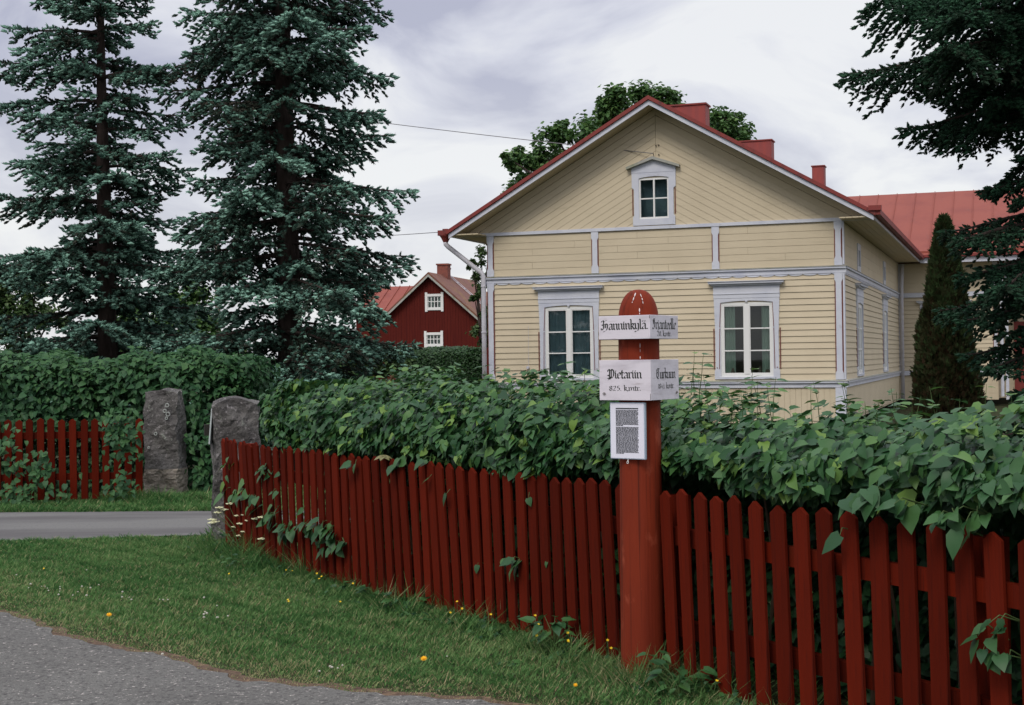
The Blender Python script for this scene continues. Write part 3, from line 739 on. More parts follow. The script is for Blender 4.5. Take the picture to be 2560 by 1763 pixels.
for (x, y) in [(1015,1010),(1075,1045),(985,1140)]:
    P_, t, nrm = f_at_px(x, y, 0); P_ = P_ + Vector((nrm.x, nrm.y, 0)) * (.5 if y < 1100 else -.08)
    P_.z = EYE + ray(x, y).z * (P_.y / ray(x, y).y)
    n5 = 7
    Fw = np.array([(cos(a), sin(a), -.25) for a in np.linspace(0, 2*pi, n5, endpoint=False)]); Nn = np.tile([0, -.3, 1.], (n5, 1))
    scatter('yellowing_leaf', LEAF_V, LEAF_F, frames(Fw, Nn, .06, .075, .06), np.tile(np.array(P_), (n5, 1)), M['leaf_yellow'], hedge)

# generic block hedge made of leaves
def block_hedge(name, label, x0, x1, y0, y1, z0, z1, n, size, m_leaf, lump=.1, var_hi=1.0):
    root = empty(name, label=label, cat='hedge')
    L_ = []; N_ = []
    faces = []
    wF, wT, wR, wL = (x1-x0)*(z1-z0), (x1-x0)*(y1-y0), (y1-y0)*(z1-z0), (y1-y0)*(z1-z0)
    tot = wF + wT + wR + wL
    for i in range(n):
        r_ = RNG.random() * tot; d = RNG.random() ** 1.5 * .35
        x = RNG.uniform(x0, x1); y = RNG.uniform(y0, y1); z = RNG.uniform(z0, z1)
        lp = lump * (sin(x * 3.1 + z * 2) + .7 * sin(x * 7.3 + 1 + y * 3) + .5 * sin(z * 9 + x * 13))
        if r_ < wF:
            top = max(0, (z - (z1 - .35)) / .35); L_.append((x, y0 + d - lp + .22 * top * top, z)); N_.append((0, -1, .25 + top))
        elif r_ < wF + wT:
            fr = max(0, 1 - (y - y0) / .35); L_.append((x, y, z1 - d + lp * .6 - .15 * fr * fr)); N_.append((0, -.3 - fr, 1))
        elif r_ < wF + wT + wR: L_.append((x1 - d + lp, y, z)); N_.append((1, 0, .3))
        else: L_.append((x0 + d - lp, y, z)); N_.append((-1, 0, .3))
    L_ = np.array(L_); N_ = np.array(N_, float); N_ /= np.linalg.norm(N_, axis=1, keepdims=True)
    sz_ = RNG.uniform(.7, 1.25, n) * size
    big = size > .06
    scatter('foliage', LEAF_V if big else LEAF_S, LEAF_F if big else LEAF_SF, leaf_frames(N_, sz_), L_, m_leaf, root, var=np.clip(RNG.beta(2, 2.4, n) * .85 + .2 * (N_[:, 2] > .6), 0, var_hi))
    b = MB()
    for i in range(int((x1 - x0) / .25)):
        x = random.uniform(x0 + .1, x1 - .1); y = random.uniform(y0 + .3, y1 - .1)
        b.tube([(x, y, 0), (x + random.uniform(-.2, .2), y, z1 * .6)], [.014, .006], 5)
    b.build('stems', M['stem_brown'], root)
    return root
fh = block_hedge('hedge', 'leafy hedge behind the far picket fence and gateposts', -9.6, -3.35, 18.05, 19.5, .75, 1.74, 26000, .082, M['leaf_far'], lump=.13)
# lower, inner part of that hedge in shade, and shoots growing through the far fence
n6 = 9000
Pq = np.column_stack([RNG.uniform(-9.6, -3.3, n6), RNG.uniform(18.1, 19.4, n6), RNG.uniform(.05, .9, n6)])
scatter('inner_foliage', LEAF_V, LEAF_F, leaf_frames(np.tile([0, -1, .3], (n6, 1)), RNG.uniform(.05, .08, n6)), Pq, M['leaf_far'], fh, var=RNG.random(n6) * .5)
for (x, y, n) in [(300,1080,60),(320,1110,60),(310,1050,40),(270,1060,20),(100,1165,35),(110,1190,30),(40,1160,25),(30,1250,45),(60,1245,25),(15,1110,25),(300,1200,20),(320,1235,20),(290,1225,14),(165,1225,10),(490,1180,40),(500,1120,40),(495,1210,25),(460,1100,30)]:
    C_ = dep(x, y, 16.75 if x < 440 else 17.35)
    Lq = np.array(C_) + RNG.normal(size=(n, 3)) * np.array([.09, .05, .10]); Lq[:, 1] = np.minimum(Lq[:, 1], 16.92) if x < 440 else Lq[:, 1] + .4
    Lq[:, 2] = np.maximum(Lq[:, 2], .04)
    scatter('shoot', LEAF_V, LEAF_F, leaf_frames(np.tile([0, -1, .3], (n, 1)), RNG.uniform(.06, .095, n)), Lq, M['leaf_far'], fh, var=RNG.uniform(.2, .9, n))
dh = block_hedge('clipped_hedge', 'dark green clipped hedge below the red house windows', *[-3.6, -1.0, 45.0, 47.0, 0, 2.0], 60000, .075, M['leaf_dark'], lump=.06)

# ------------------------------------------------------------------ polygon helpers for boarding
def clip(poly, a, b, c):
    """keep the part of a convex polygon where a*x + b*y <= c"""
    out = []
    for i in range(len(poly)):
        p, q = poly[i], poly[(i + 1) % len(poly)]
        dp, dq = a*p[0] + b*p[1] - c, a*q[0] + b*q[1] - c
        if dp <= 0: out.append(p)
        if dp * dq < 0:
            t = dp / (dp - dq); out.append((p[0] + (q[0]-p[0])*t, p[1] + (q[1]-p[1])*t))
    return out
def area(p): return abs(sum(p[i][0]*p[(i+1) % len(p)][1] - p[(i+1) % len(p)][0]*p[i][1] for i in range(len(p)))) / 2
def minus_rect(poly, r):
    x0, x1, y0, y1 = r; out = []; rest = poly
    for (a, b, c, na, nb_, nc) in ((1,0,x0,-1,0,-x0), (-1,0,-x1,1,0,x1), (0,1,y0,0,-1,-y0), (0,-1,-y1,0,1,y1)):
        piece = clip(rest, a, b, c)
        if len(piece) > 2 and area(piece) > 1e-5: out.append(piece)
        rest = clip(rest, na, nb_, nc)
        if len(rest) < 3: break
    return out
def boards(mb, poly, strips, holes, to3, d0, d1, joints=0):
    """strips: list of convex clip lists; d0/d1 depth functions"""
    for st in strips:
        q = poly
        for (a, b, c) in st['clip']: q = clip(q, a, b, c) if len(q) > 2 else []
        if len(q) < 3: continue
        ps = [q]
        for h in holes:
            ps = [z for p in ps for z in minus_rect(p, h)]
        for p in ps:
            if area(p) < 1e-4: continue
            f1 = (lambda P, s_=st: d1(P, s_))
            mb.prism(p, d0, f1, to3)
def h_strips(z0, z1, pitch, gap=.005, joint_x=None):
    out = []; z = z0
    while z < z1 - .01:
        zt = min(z + pitch, z1)
        out.append(dict(clip=[(0, -1, -z), (0, 1, zt - gap)], z=z, h=pitch)); z += pitch
    return out

# ------------------------------------------------------------------ yellow house
TH_H = radians(-19.4)
house = empty('wooden_house', (7.005, 30.0, 0), TH_H, label='cream yellow wooden house with pale grey trim and red sheet roof behind the hedge', cat='house')
FR = lambda p, n: (p[0], -n, p[1])              # front wall: (x, z) + outward n
SD = lambda p, n: (n, p[0], p[1])               # side wall at x=0: (y, z)
def WG(p, n): return (p[0], 15.3 - n, p[1])     # wing front
WX0, WX1 = -8.0, 0.0
RS = .576                                       # roof slope
def roof_z(x): return 7.30 - RS * abs(x + 4.0)
wins = [(-6.05, 1.17), (-2.045, 1.17)]
fr_holes = [(cx - .57, cx + .57, 1.20, 2.79) for cx, _ in wins]
gw_hole = (-4.385, -3.725, 4.70, 5.60)
lap = lambda P, s_: .010 + .018 * max(0, 1 - (P[1] - s_['z']) / s_['h'])
flat = lambda P, s_: .016
def wall_part(name, polys, m_=M['cream'], parent=house):
    b = MB()
    for (poly, strips, holes, to3, d1) in polys: boards(b, poly, strips, holes, to3, 0.0, d1)
    return b.build(name, m_, parent)
rect = lambda x0, x1, z0, z1: [(x0, z0), (x1, z0), (x1, z1), (x0, z1)]
# front: lower lap boards, upper flat boards with staggered joints, gable chevron, base
wall_part('wall', [(rect(-7.95, -.03, 1.12, 3.36), h_strips(1.12, 3.37, .134), fr_holes, FR, lap)])
ub_polys = []
rj = random.Random(5)
z = 3.54; rowi = 0
while z < 4.44:
    zt = min(z + .150, 4.45); cuts = sorted(rj.sample([-6.9, -5.9, -4.9, -4.45, -4.1, -3.75, -3.3, -2.0, -1.2], 2))
    xs = [-7.9] + cuts + [-.05]
    for a, c_ in zip(xs[:-1], xs[1:]):
        ub_polys.append((rect(a + .002, c_ - .002, z, zt - .007), [dict(clip=[], z=z, h=.15)], [], FR, flat))
    z += .150
wall_part('upper_wall', ub_polys)
gs = []
k = -3
GB = 4.54
for side in (-1, 1):
    for i in range(30):
        # strips parallel to the roof slope: value v = z + RS*|x+4|
        v1, v0 = 7.13 - i * .157, 7.13 - (i + 1) * .157 + .008
        c1 = (RS * side, 1, v1 + RS * side * -4.0); c0 = (-RS * side, -1, -(v0 + RS * side * -4.0))
        half = (-side, 0, 4.0 * side - .003)     # side*x >= side*-4
        gs.append(dict(clip=[c1, c0, half], z=0, h=1))
wall_part('gable', [([(-8.62, GB), (.62, GB), (.62, 4.6), (-4.0, 7.2), (-8.62, 4.6)], gs, [gw_hole], FR, flat)])
base_strips = [dict(clip=[(-1, 0, -x), (1, 0, x + .115)], z=0, h=1) for x in np.arange(-7.98, 0, .12)]
wall_part('base_wall', [(rect(-7.95, -.03, .25, .95), base_strips, [], FR, flat)])
# side wall
sw = [(3.1, 0), (10.0, 0)]
sd_holes = [(cy - .57, cy + .57, 1.20, 2.79) for cy, _ in sw] + [(cy - .22, cy + .22, 3.68, 4.05) for cy, _ in sw]
wall_part('side_wall', [(rect(.03, 15.28, 1.12, 3.36), h_strips(1.12, 3.37, .134), sd_holes, SD, lap),
                        (rect(.05, 15.28, 3.54, 4.47), h_strips(3.54, 4.47, .23, .003), sd_holes, SD, flat),
                        (rect(.03, 15.28, .25, .95), [dict(clip=[(-1, 0, -y), (1, 0, y + .29)], z=0, h=1) for y in np.arange(.03, 15.28, .3)], [], SD, flat)])
# backing walls with openings, other outer walls, floor
b = MB()
def slab_with_holes(poly, holes, to3, n0, n1):
    ps = [poly]
    for h in holes: ps = [z_ for p in ps for z_ in minus_rect(p, h)]
    for p in ps: b.prism(p, n0, n1, to3)
slab_with_holes(rect(-7.95, -.101, .2, 4.53), fr_holes, FR, -.10, -.001)
slab_with_holes([(-8.0, 4.531), (0.0, 4.531), (-4.0, 6.95)], [gw_hole], FR, -.10, -.001)
slab_with_holes(rect(.001, 24.0, .2, 4.46), sd_holes, SD, -.10, -.001)
b.box(-8.0, -7.951, .001, 24.0, .2, 4.5); b.box(-7.94, -.11, 23.9, 24.0, .2, 4.5)
b.build('inner_wall', M['cream'], house)
b = MB(); b.box(-7.94, -.11, .11, 23.8, .95, 1.05); b.box(-7.94, -.11, .11, 23.8, 3.9, 4.0)
b.box(-7.94, -.11, 4.2, 4.3, 1.06, 3.89); b.box(-4.1, -4.0, .11, 4.19, 1.06, 3.89); b.box(-5.5, -2.5, 2.0, 2.1, 4.01, 6.0)
slab_with_holes(rect(.12, 23.8, 1.06, 3.89), sd_holes[:2], SD, -.125, -.104); slab_with_holes(rect(-7.93, -.13, 1.06, 3.89), fr_holes, FR, -.125, -.104)  # dark sheets lining the outer walls, added to keep rooms dark behind glass
b.build('room_partition', M['dark_inside'], house)

# belts, corner boards, pilasters
def belt(name, z0, z1, proud, ledge, x0=-8.07, x1=.07, scallop=False):
    b = MB()
    for (to3, a0, a1) in ((FR, x0, x1), (SD, -.0005 - proud + .012, 15.25)):
        if to3 is SD: a0 = .02
        b.prism([(a0, z0), (a1, z0), (a1, z1 - .045), (a0, z1 - .045)], .0005, proud * .55, to3)
        b.prism([(a0, z1 - .044), (a1, z1 - .044), (a1, z1 - .006), (a0, z1 - .006)], .0005, proud, to3)
        if scallop:
            n = int((a1 - a0) / .30)
            for i in range(n):
                c0 = a0 + (a1 - a0) * i / n; c1 = a0 + (a1 - a0) * (i + 1) / n; m_ = (c0 + c1) / 2; w_ = (c1 - c0)
                arc = [(c0, z0 - .001)] + [(m_ + w_/2 * cos(t), z0 - .038 * sin(t) ** .8 - .002) for t in np.linspace(pi, 0, 7)][1:-1] + [(c1, z0 - .001)]
                b.prism(arc[::-1], .018, .036, to3)
    o = b.build(name, M['trim'], house)
    b = MB()
    b.add([(x0, 0, z1 + ledge), (x1, 0, z1 + ledge), (x1, -proud - .012, z1), (x0, -proud - .012, z1), (x0, 0, z1 - .006), (x1, 0, z1 - .006), (x1, -proud - .012, z1 - .005), (x0, -proud - .012, z1 - .005)], [(0,1,2,3),(7,6,5,4),(3,2,6,7),(0,3,7,4),(1,5,6,2)])
    b.add([(0, .03, z1 + ledge), (proud + .012, -proud - .010, z1), (proud + .012, 15.25, z1), (0, 15.25, z1 + ledge), (0, .03, z1 - .006), (proud + .012, -proud - .010, z1 - .005), (proud + .012, 15.25, z1 - .005), (0, 15.25, z1 - .006)], [(0,1,2,3),(7,6,5,4),(1,5,6,2),(0,4,5,1)])
    b.build('ledge', M['trim_weathered'], o)
    return o
belt('belt_course', 3.38, 3.52, .085, .018, scallop=True)
belt('belt_course', .96, 1.10, .085, .03)
b = MB(); b.box(-8.62, .62, -.055, -.0005, 4.47, 4.54); b.build('gable_beam', M['trim'], house)
def shaped_post(name, c0, z0, z1, w, to3, n0=.017, brown=True, waist=.70, mb=None):
    """flat board with wide ends and a slimmer middle, red-brown strips beside the waist"""
    b = MB(); h = w / 2; hw = h * waist; e1, e2 = .13, .19
    pts = [(c0 - h, z0), (c0 + h, z0), (c0 + h, z0 + e1), (c0 + hw, z0 + e2), (c0 + hw, z1 - e2), (c0 + h, z1 - e1), (c0 + h, z1), (c0 - h, z1), (c0 - h, z1 - e1), (c0 - hw, z1 - e2), (c0 - hw, z0 + e2), (c0 - h, z0 + e1)]
    b.prism(pts, n0, n0 + .028, to3)
    o = b.build(name, M['trim'], house)
    if brown:
        for sg in (-1, 1):
            b = MB(); b.prism(rect(c0 + sg * (h - .016) - .016, c0 + sg * (h - .016) + .016, z0 + e1 + .01, z1 - e1 - .01), n0 - .002, n0 + .012, to3)
            b.build('brown_strip', M['brown'], o)
    return o
for cx in (-7.91, -5.42, -2.70, -.09): shaped_post('pilaster', cx, 3.54, 4.468, .165, FR)
shaped_post('corner_board', -7.91, 1.125, 3.375, .17, FR, n0=.029); shaped_post('corner_board', -.09, 1.125, 3.375, .17, FR, n0=.029)
shaped_post('corner_board', -.09, .25, .955, .19, FR, brown=False, waist=1)
shaped_post('corner_board', -7.91, .25, .955, .19, FR, brown=False, waist=1)
b = MB()
for z0_, z1_ in ((1.13, 3.37), (3.55, 4.46), (.25, .95)): b.box(.001, .032, -.046, .11, z0_, z1_)
b.build('corner_board', M['trim'], house)

# windows
def window(cx, to3, kind='front', curtain='full'):
    z0, z1 = 1.17, 2.80
    b = MB(); out = .030
    # side casings: widening towards the top, slim in the middle
    for sg in (-1, 1):
        xo = cx + sg * .705; xi = cx + sg * .565
        pts = [(xi, z0 - .02), (xo, z0 - .02), (xo, z0 + .16), (xo - sg * .022, z0 + .20), (xo - sg * .022, z0 + .98), (xo + sg*.004, z1 + .10), (xi, z1 + .10)]
        pin = [(xi, z0 + 1.0)]
        if sg < 0: pts = pts[::-1]
        b.prism(pts, .005, out + .018, to3)
    # head: arched lower edge, board, frieze
    arc = [(cx + .565 * t, z1 + .005 + .035 * (1 - t * t)) for t in np.linspace(-1, 1, 9)]
    for i in range(8): b.prism([arc[i], arc[i + 1], (arc[i + 1][0], z1 + .10), (arc[i][0], z1 + .10)], .010, out + .018, to3)
    b.prism(rect(cx - .715, cx + .715, z1 + .10, z1 + .33), .005, out + .024, to3)
    b.prism(rect(cx - .72, cx + .72, z1 + .185, z1 + .20), out + .024, out + .036, to3)
    b.prism(rect(cx - .60, cx + .60, z0 - .02, z0 + .03), .005, out + .03, to3)
    b.prism(rect(cx - .025, cx + .025, z1 + .012, z1 + .045), out + .019, out + .03, to3)
    o = b.build('window', M['trim'], house)
    # cornice
    b = MB()
    for (e_, a0, a1) in ((.72, .33, .37), (.76, .371, .41), (.81, .411, .455)):
        b.prism(rect(cx - e_, cx + e_, z1 + a0, z1 + a1), .005, .05 + (e_ - .72) * 1.1, to3)
    b.prism(rect(cx - .825, cx + .825, z1 + .456, z1 + .468), .005, .17, to3)
    b.build('cornice', M['trim'], o)
    # red-brown edges
    b = MB()
    for sg in (-1, 1):
        b.prism([(cx + sg*.715 - .012, z0 + .2), (cx + sg*.715 + .012, z0 + .2), (cx + sg*.715 + .012, z1 - .55), (cx + sg*.715 - .012, z1 - .55)], .018, .034, to3)
        b.prism([(cx + sg*.597 - .008, z0 + .2), (cx + sg*.597 + .008, z0 + .2), (cx + sg*.583 + .008, z1 - .55), (cx + sg*.583 - .008, z1 - .55)], out + .0185, out + .022, to3)
        b.prism([(cx + sg*.583 - .008, z1 - .53), (cx + sg*.583 + .008, z1 - .53), (cx + sg*.560 + .006, z1 + .0), (cx + sg*.560 - .006, z1 + .0)], out + .0185, out + .022, to3)
        b.prism(rect(cx + sg*.648 - .009, cx + sg*.648 + .009, z0 + .22, z0 + .24), out + .0185, out + .03, to3)
    b.build('brown_strip', M['brown'], o)
    # sash: outer frame, mullion, muntins
    b = MB(); n0, n1 = -.03, .022
    xo = .565; fw = .055
    b.prism(rect(cx - xo, cx - xo + fw, z0 + .03, z1 + .005), n0, n1, to3); b.prism(rect(cx + xo - fw, cx + xo, z0 + .03, z1 + .005), n0, n1, to3)
    b.prism(rect(cx - xo + fw, cx + xo - fw, z0 + .03, z0 + .09), n0, n1, to3); b.prism(rect(cx - xo + fw, cx + xo - fw, z1 - .055, z1 + .005), n0, n1, to3)
    b.prism(rect(cx - .052, cx + .052, z0 + .09, z1 - .055), n0, n1 + .010, to3)
    for sg in (-1, 1):
        a, c_ = sorted((cx + sg * .052, cx + sg * (xo - fw)))
        b.prism(rect(a, a + .022, z0 + .09, z1 - .055), n0, n1 - .004, to3); b.prism(rect(c_ - .022, c_, z0 + .09, z1 - .055), n0, n1 - .004, to3)
        b.prism(rect(a + .022, c_ - .022, z0 + .09, z0 + .115), n0, n1 - .004, to3); b.prism(rect(a + .022, c_ - .022, z1 - .078, z1 - .055), n0, n1 - .004, to3)
        for k in (1, 2):
            zz = z0 + .115 + (z1 - z0 - .193) * k / 3
            b.prism(rect(a + .022, c_ - .022, zz - .013, zz + .013), n0, n1 - .006, to3)
    b.build('window_frame', M['white'], o)
    b = MB()
    for sg in (-1, 1):
        a, c_ = sorted((cx + sg * .075, cx + sg * (xo - fw - .02)))
        b.prism(rect(a, c_, z0 + .11, z1 - .075), -.012, -.006, to3)
    b.build('pane', M['glass'], o)
    b = MB()
    spans = [(-.50, .50)] if curtain == 'full' else [(-.50, -.27), (.30, .50)]
    for (a, c_) in spans:
        n = int((c_ - a) / .012); pts = []
        for i in range(n + 1):
            x = a + (c_ - a) * i / n; off = -.085 + .018 * sin(x * 62 + sin(x * 17))
            pts.append((cx + x, off))
        vs = [to3((p[0], z0 + .05), p[1]) for p in pts] + [to3((p[0], z1), p[1]) for p in pts]
        b.add(vs, [(i, i + 1, n + 2 + i, n + 1 + i) for i in range(n)])
    b.build('curtain', M['curtain_teal'] if curtain == 'full' else M['curtain_pale'], o)
    if curtain != 'full':
        b = MB()
        for (dx, r_, h_) in ((-.33, .05, .16), (.25, .035, .2), (.42, .05, .14)):
            p = to3((cx + dx, z0 + .06), -.10); b.tube([p, (p[0], p[1], p[2] + h_ * .5), (p[0], p[1], p[2] + h_)], [r_, r_ * 1.1, r_ * .5], 8)
        b.build('flower_pot', M['dark_inside'], o)
    return o
window(-6.05, FR, curtain='full'); window(-2.045, FR, curtain='sides')
window(3.1, SD, curtain='full'); window(10.0, SD, curtain='full')
# small attic vents in the side wall
for cy, _ in sw:
    b = MB()
    for (y0, y1, z0_, z1_) in ((-.33, -.22, 3.56, 4.20), (.22, .33, 3.56, 4.20), (-.22, .22, 3.56, 3.68), (-.22, .22, 4.05, 4.20)):
        b.prism(rect(cy + y0, cy + y1, z0_, z1_), .005, .04, SD)
    for k in range(4): b.prism(rect(cy - .22 + .1 * k + .05, cy - .22 + .1 * k + .065, 3.68, 4.05), .0, .02, SD)
    o = b.build('attic_window', M['trim'], house)
    b = MB(); b.prism(rect(cy - .22, cy + .22, 3.68, 4.05), -.03, -.02, SD); b.build('pane', M['glass'], o)
# gable window with pediment
b = MB(); cx = -4.055
for sg in (-1, 1):
    xo, xi = cx + sg * .475, cx + sg * .335
    pts = [(xi, 4.56), (xo, 4.56), (xo, 4.74), (xo - sg*.03, 4.78), (xo - sg*.03, 5.36), (xo + sg*.02, 5.40), (xo + sg*.02, 5.72), (xi, 5.72)]
    b.prism(pts if sg > 0 else pts[::-1], .006, .045, FR)
b.prism(rect(cx - .335, cx + .335, 4.56, 4.70), .006, .045, FR)
arc = [(cx + .335 * t, 5.60 + .035 * (1 - t * t)) for t in np.linspace(-1, 1, 7)]
for i in range(6): b.prism([arc[i], arc[i + 1], (arc[i + 1][0], 5.72), (arc[i][0], 5.72)], .010, .045, FR)
b.prism([(cx - .50, 5.721), (cx + .50, 5.721), (cx + .50, 5.83), (cx, 6.0), (cx - .50, 5.83)], .006, .05, FR)
o = b.build('window', M['trim'], house)
b = MB()
for sg in (-1, 1):
    pts = [(cx, 6.0), (cx + sg * .60, 5.80), (cx + sg * .60, 5.855), (cx, 6.065)]
    b.prism(pts[::-1] if sg > 0 else pts, .006, .14, FR)
b.build('pediment', M['trim_weathered'], o)
for sg in (-1, 1):
    b = MB(); b.prism(rect(cx + sg*.478 - .012, cx + sg*.478 + .010, 4.79, 5.36), .018, .03, FR); b.build('brown_strip', M['brown'], o)
b = MB()
for (a, c_, z0_, z1_) in ((-.335,-.30,4.70,5.60),(.30,.335,4.70,5.60),(-.30,.30,4.70,4.74),(-.30,.30,5.56,5.60),(-.018,.018,4.74,5.56),(-.30,-.019,5.135,5.163),(.019,.30,5.135,5.163)):
    b.prism(rect(cx + a, cx + c_, z0_, z1_), -.03, .02, FR)
b.build('window_frame', M['white'], o)
b = MB(); b.prism(rect(cx - .30, cx + .30, 4.74, 5.56), -.02, -.012, FR); b.build('pane', M['glass'], o)
b = MB(); b.box(cx - .6, cx + .6, .35, .36, 4.6, 5.7); b.build('curtain', M['curtain_teal'], o)  # flat teal panel standing in for sky reflected in the pane

# roof: red sheet on top, cream boards beneath, barge boards and fascias
RY0, RY1 = -.62, 24.6
b = MB()
for sg in (-1, 1):
    xr, xe = -4.0, -4.0 + sg * 4.73
    zr, ze = roof_z(xr), roof_z(xe)
    pr = [(xr, zr - .085), (xe, ze - .085), (xe, ze), (xr, zr)]
    b.prism(pr if sg > 0 else pr[::-1], 0, 1, lambda p, n: (p[0], RY0 - .02 if n == 0 else RY1, p[1]))
    for y in np.arange(RY0 + .6, RY1, .62):       # standing seams
        q = [(xr, zr + .001), (xe, ze + .001), (xe, ze + .03), (xr, zr + .03)]
        b.prism(q if sg > 0 else q[::-1], 0, 1, lambda p, n, y=y: (p[0], y + .02 * n, p[1]))
roof = b.build('roof', M['roof'], house)
b = MB()
for sg in (-1, 1):
    xe = -4.0 + sg * 4.735
    pr = [(-4.0, roof_z(-4) + .012), (-4.0, roof_z(-4) - .075), (xe, roof_z(xe) - .075), (xe, roof_z(xe) + .012)]
    b.prism(pr, 0, 1, lambda p, n: (p[0], RY0 - .045 + .024 * n, p[1]))
    if sg > 0: b.box(xe - .02, xe + .10, RY0 - .03, 14.75, roof_z(xe) - .06, roof_z(xe) + .055)
    else: b.box(xe - .10, xe + .02, RY0 - .03, RY1, roof_z(xe) - .06, roof_z(xe) + .055)
b.box(.60, .86, RY0 - .08, RY0 + .06, 4.60, 4.70)
b.build('roof_edge', M['roof_edge'], roof)
b = MB()
for sg in (-1, 1):
    xe = -4.0 + sg * 4.70
    pr = [(-4.0, roof_z(-4) - .19), (xe, roof_z(xe) - .19), (xe, roof_z(xe) - .087), (-4.0, roof_z(-4) - .087)]
    b.prism(pr if sg > 0 else pr[::-1], 0, 1, lambda p, n: (p[0], RY0 + .03 * n, p[1]))
b.build('bargeboard', M['trim'], roof)
b = MB(); b.box(.675, .705, RY0 + .031, 14.6, 4.44, 4.545); b.box(-8.705, -8.675, RY0 + .031, RY1, 4.44, 4.545); b.build('fascia', M['trim'], roof)
b = MB()
# sloping soffit boards under the front overhang and level ones under the eaves
for k in range(4):
    y0 = RY0 + .032 + k * .146; y1 = y0 + .140
    for sg in (-1, 1):
        xe = -4.0 + sg * 4.66
        pr = [(-4.0, roof_z(-4) - .16), (xe, roof_z(xe) - .16), (xe, roof_z(xe) - .087), (-4.0, roof_z(-4) - .087)]
        b.prism(pr if sg > 0 else pr[::-1], 0, 1, lambda p, n, y0=y0, y1=y1: (p[0], y0 if n == 0 else y1, p[1]))
for k in range(5):
    x0 = .002 + k * .134
    b.box(x0, x0 + .128, RY0 + .032, 15.2, 4.475, 4.50); b.box(-8.002 - k*.134 - .128, -8.002 - k*.134, RY0 + .032, RY1, 4.475, 4.50)
b.build('soffit', M['cream_soffit'], roof)
# chimneys
for (x0, x1, y0, y1, zt) in ((-4.5, -3.5, 3.0, 3.5, 7.68), (-4.5, -3.5, 12.9, 13.45, 8.20), (-3.25, -2.83, 20.3, 20.8, 8.28)):
    b = MB(); b.box(x0, x1, y0, y1, 5.9, zt); o = b.build('chimney', M['chimney'], roof, bevel=.01)
    b = MB(); b.box(x0 - .03, x1 + .03, y0 - .03, y1 + .03, zt + .001, zt + .04); b.build('chimney_cap', M['roof_edge'], o)
# gutter hopper and downpipes
b = MB(); b.tube([(-8.90, -.30, 4.36), (-8.90, -.30, 4.31), (-8.85, -.28, 4.25), (-8.10, -.12, 3.63), (-8.06, -.11, 3.56), (-8.06, -.11, 2.5), (-8.06, -.11, .2)], .055, 10)
for z_ in (3.30, 2.25, 1.25): b.tube([(-8.06, -.11, z_), (-8.06, -.11, z_ + .03)], .062, 10)
dp = b.build('downpipe', M['pipe'], house, smooth=True)
b = MB(); b.tube([(-8.90, -.30, 4.35), (-8.90, -.30, 4.44), (-8.90, -.30, 4.50)], [.056, .10, .14], 10); b.box(-9.05, -8.74, -.42, -.14, 4.50, 4.62)
b.build('hopper', M['roof_edge'], dp)
b = MB(); b.tube([(.16, 14.95, 4.42), (.12, 15.0, 3.7), (.12, 15.0, .2)], .065, 10)
b.build('downpipe', M['pipe'], house, smooth=True)
# bell wire and knob beside the left window, insulator bolts in the gable
b = MB(); b.tube([(-7.02, -.028, 1.5), (-7.01, -.028, 2.4)], .004, 5); b.tube([(-7.03, -.02, 1.45), (-7.03, -.08, 1.45)], .035, 10)
b.build('socket', M['pipe'], house)
b = MB()
for (x, z_) in ((-3.99, 6.30), (-3.93, 6.31), (-3.93, 6.10)): b.tube([(x, -.01, z_), (x, -.05, z_)], .014, 6)
b.tube([(-4.02, -.02, 6.03), (-4.02, -.10, 6.05), (-4.03, -.14, 6.12)], .008, 5)
b.build('wire_bracket', M['crack'], house)

# wing
wing_x1 = 2.93
wall_part('wing_wall', [(rect(.02, wing_x1, 1.12, 3.36), h_strips(1.12, 3.37, .134), [(.80, 1.94, 1.2, 2.79)], WG, lap),
                        (rect(.02, wing_x1, 3.54, 4.42), h_strips(3.54, 4.44, .15), [], WG, flat),
                        (rect(.02, wing_x1, .2, .95), [dict(clip=[(-1, 0, -x), (1, 0, x + .29)], z=0, h=1) for x in np.arange(.02, 3, .3)], [], WG, flat)])
b = MB()
slab_with_holes(rect(.0, wing_x1, .2, 4.44), [(.80, 1.94, 1.2, 2.79)], WG, -.10, -.001)
b.box(wing_x1 - .1, wing_x1, 15.41, 24, .2, 4.44); b.box(wing_x1, 9, 16.9, 17.0, .2, 4.44); b.box(0, 9, 23.9, 24.0, .2, 4.44); b.box(0, wing_x1 - .11, 17, 17.1, 1, 4.2)
b.build('inner_wall', M['cream'], house)
window(1.37, WG, curtain='full')
b = MB()
for z0_, z1_ in ((3.38, 3.52), (.96, 1.10)): b.box(.10, wing_x1 + .05, 15.3 - .07, 15.299, z0_, z1_)
b.build('belt_course', M['trim'], house)
for (x, z0_, z1_) in ((.07, 3.54, 4.43), (wing_x1 - .06, 3.54, 4.43), (wing_x1 - .06, 1.12, 3.375), (.07, 1.12, 3.375)): shaped_post('corner_board', x, z0_, z1_, .15, WG, n0=.029)
b = MB(); YE, ZE, YR, ZR = 14.6, 4.62, 19.5, 7.08
pr = [(YE, ZE - .06), (YR, ZR - .06), (YR, ZR), (YE, ZE)]
b.prism(pr[::-1], 0, 1, lambda p, n: (-3.9 + 13.4 * n, p[0], p[1]))
pr = [(YR, ZR - .06), (24.4, ZE - .06), (24.4, ZE), (YR, ZR)]
b.prism(pr[::-1], 0, 1, lambda p, n: (-3.9 + 13.4 * n, p[0], p[1]))
for x in np.arange(-3.4, 9.4, .62):
    for (ya, za, yb, zb) in ((YE + .25, ZE + .125, YR, ZR),):
        pr = [(ya, za + .001), (yb, zb + .001), (yb, zb + .032), (ya, za + .032)]
        b.prism(pr[::-1], 0, 1, lambda p, n, x=x: (x + .02 * n, p[0], p[1]))
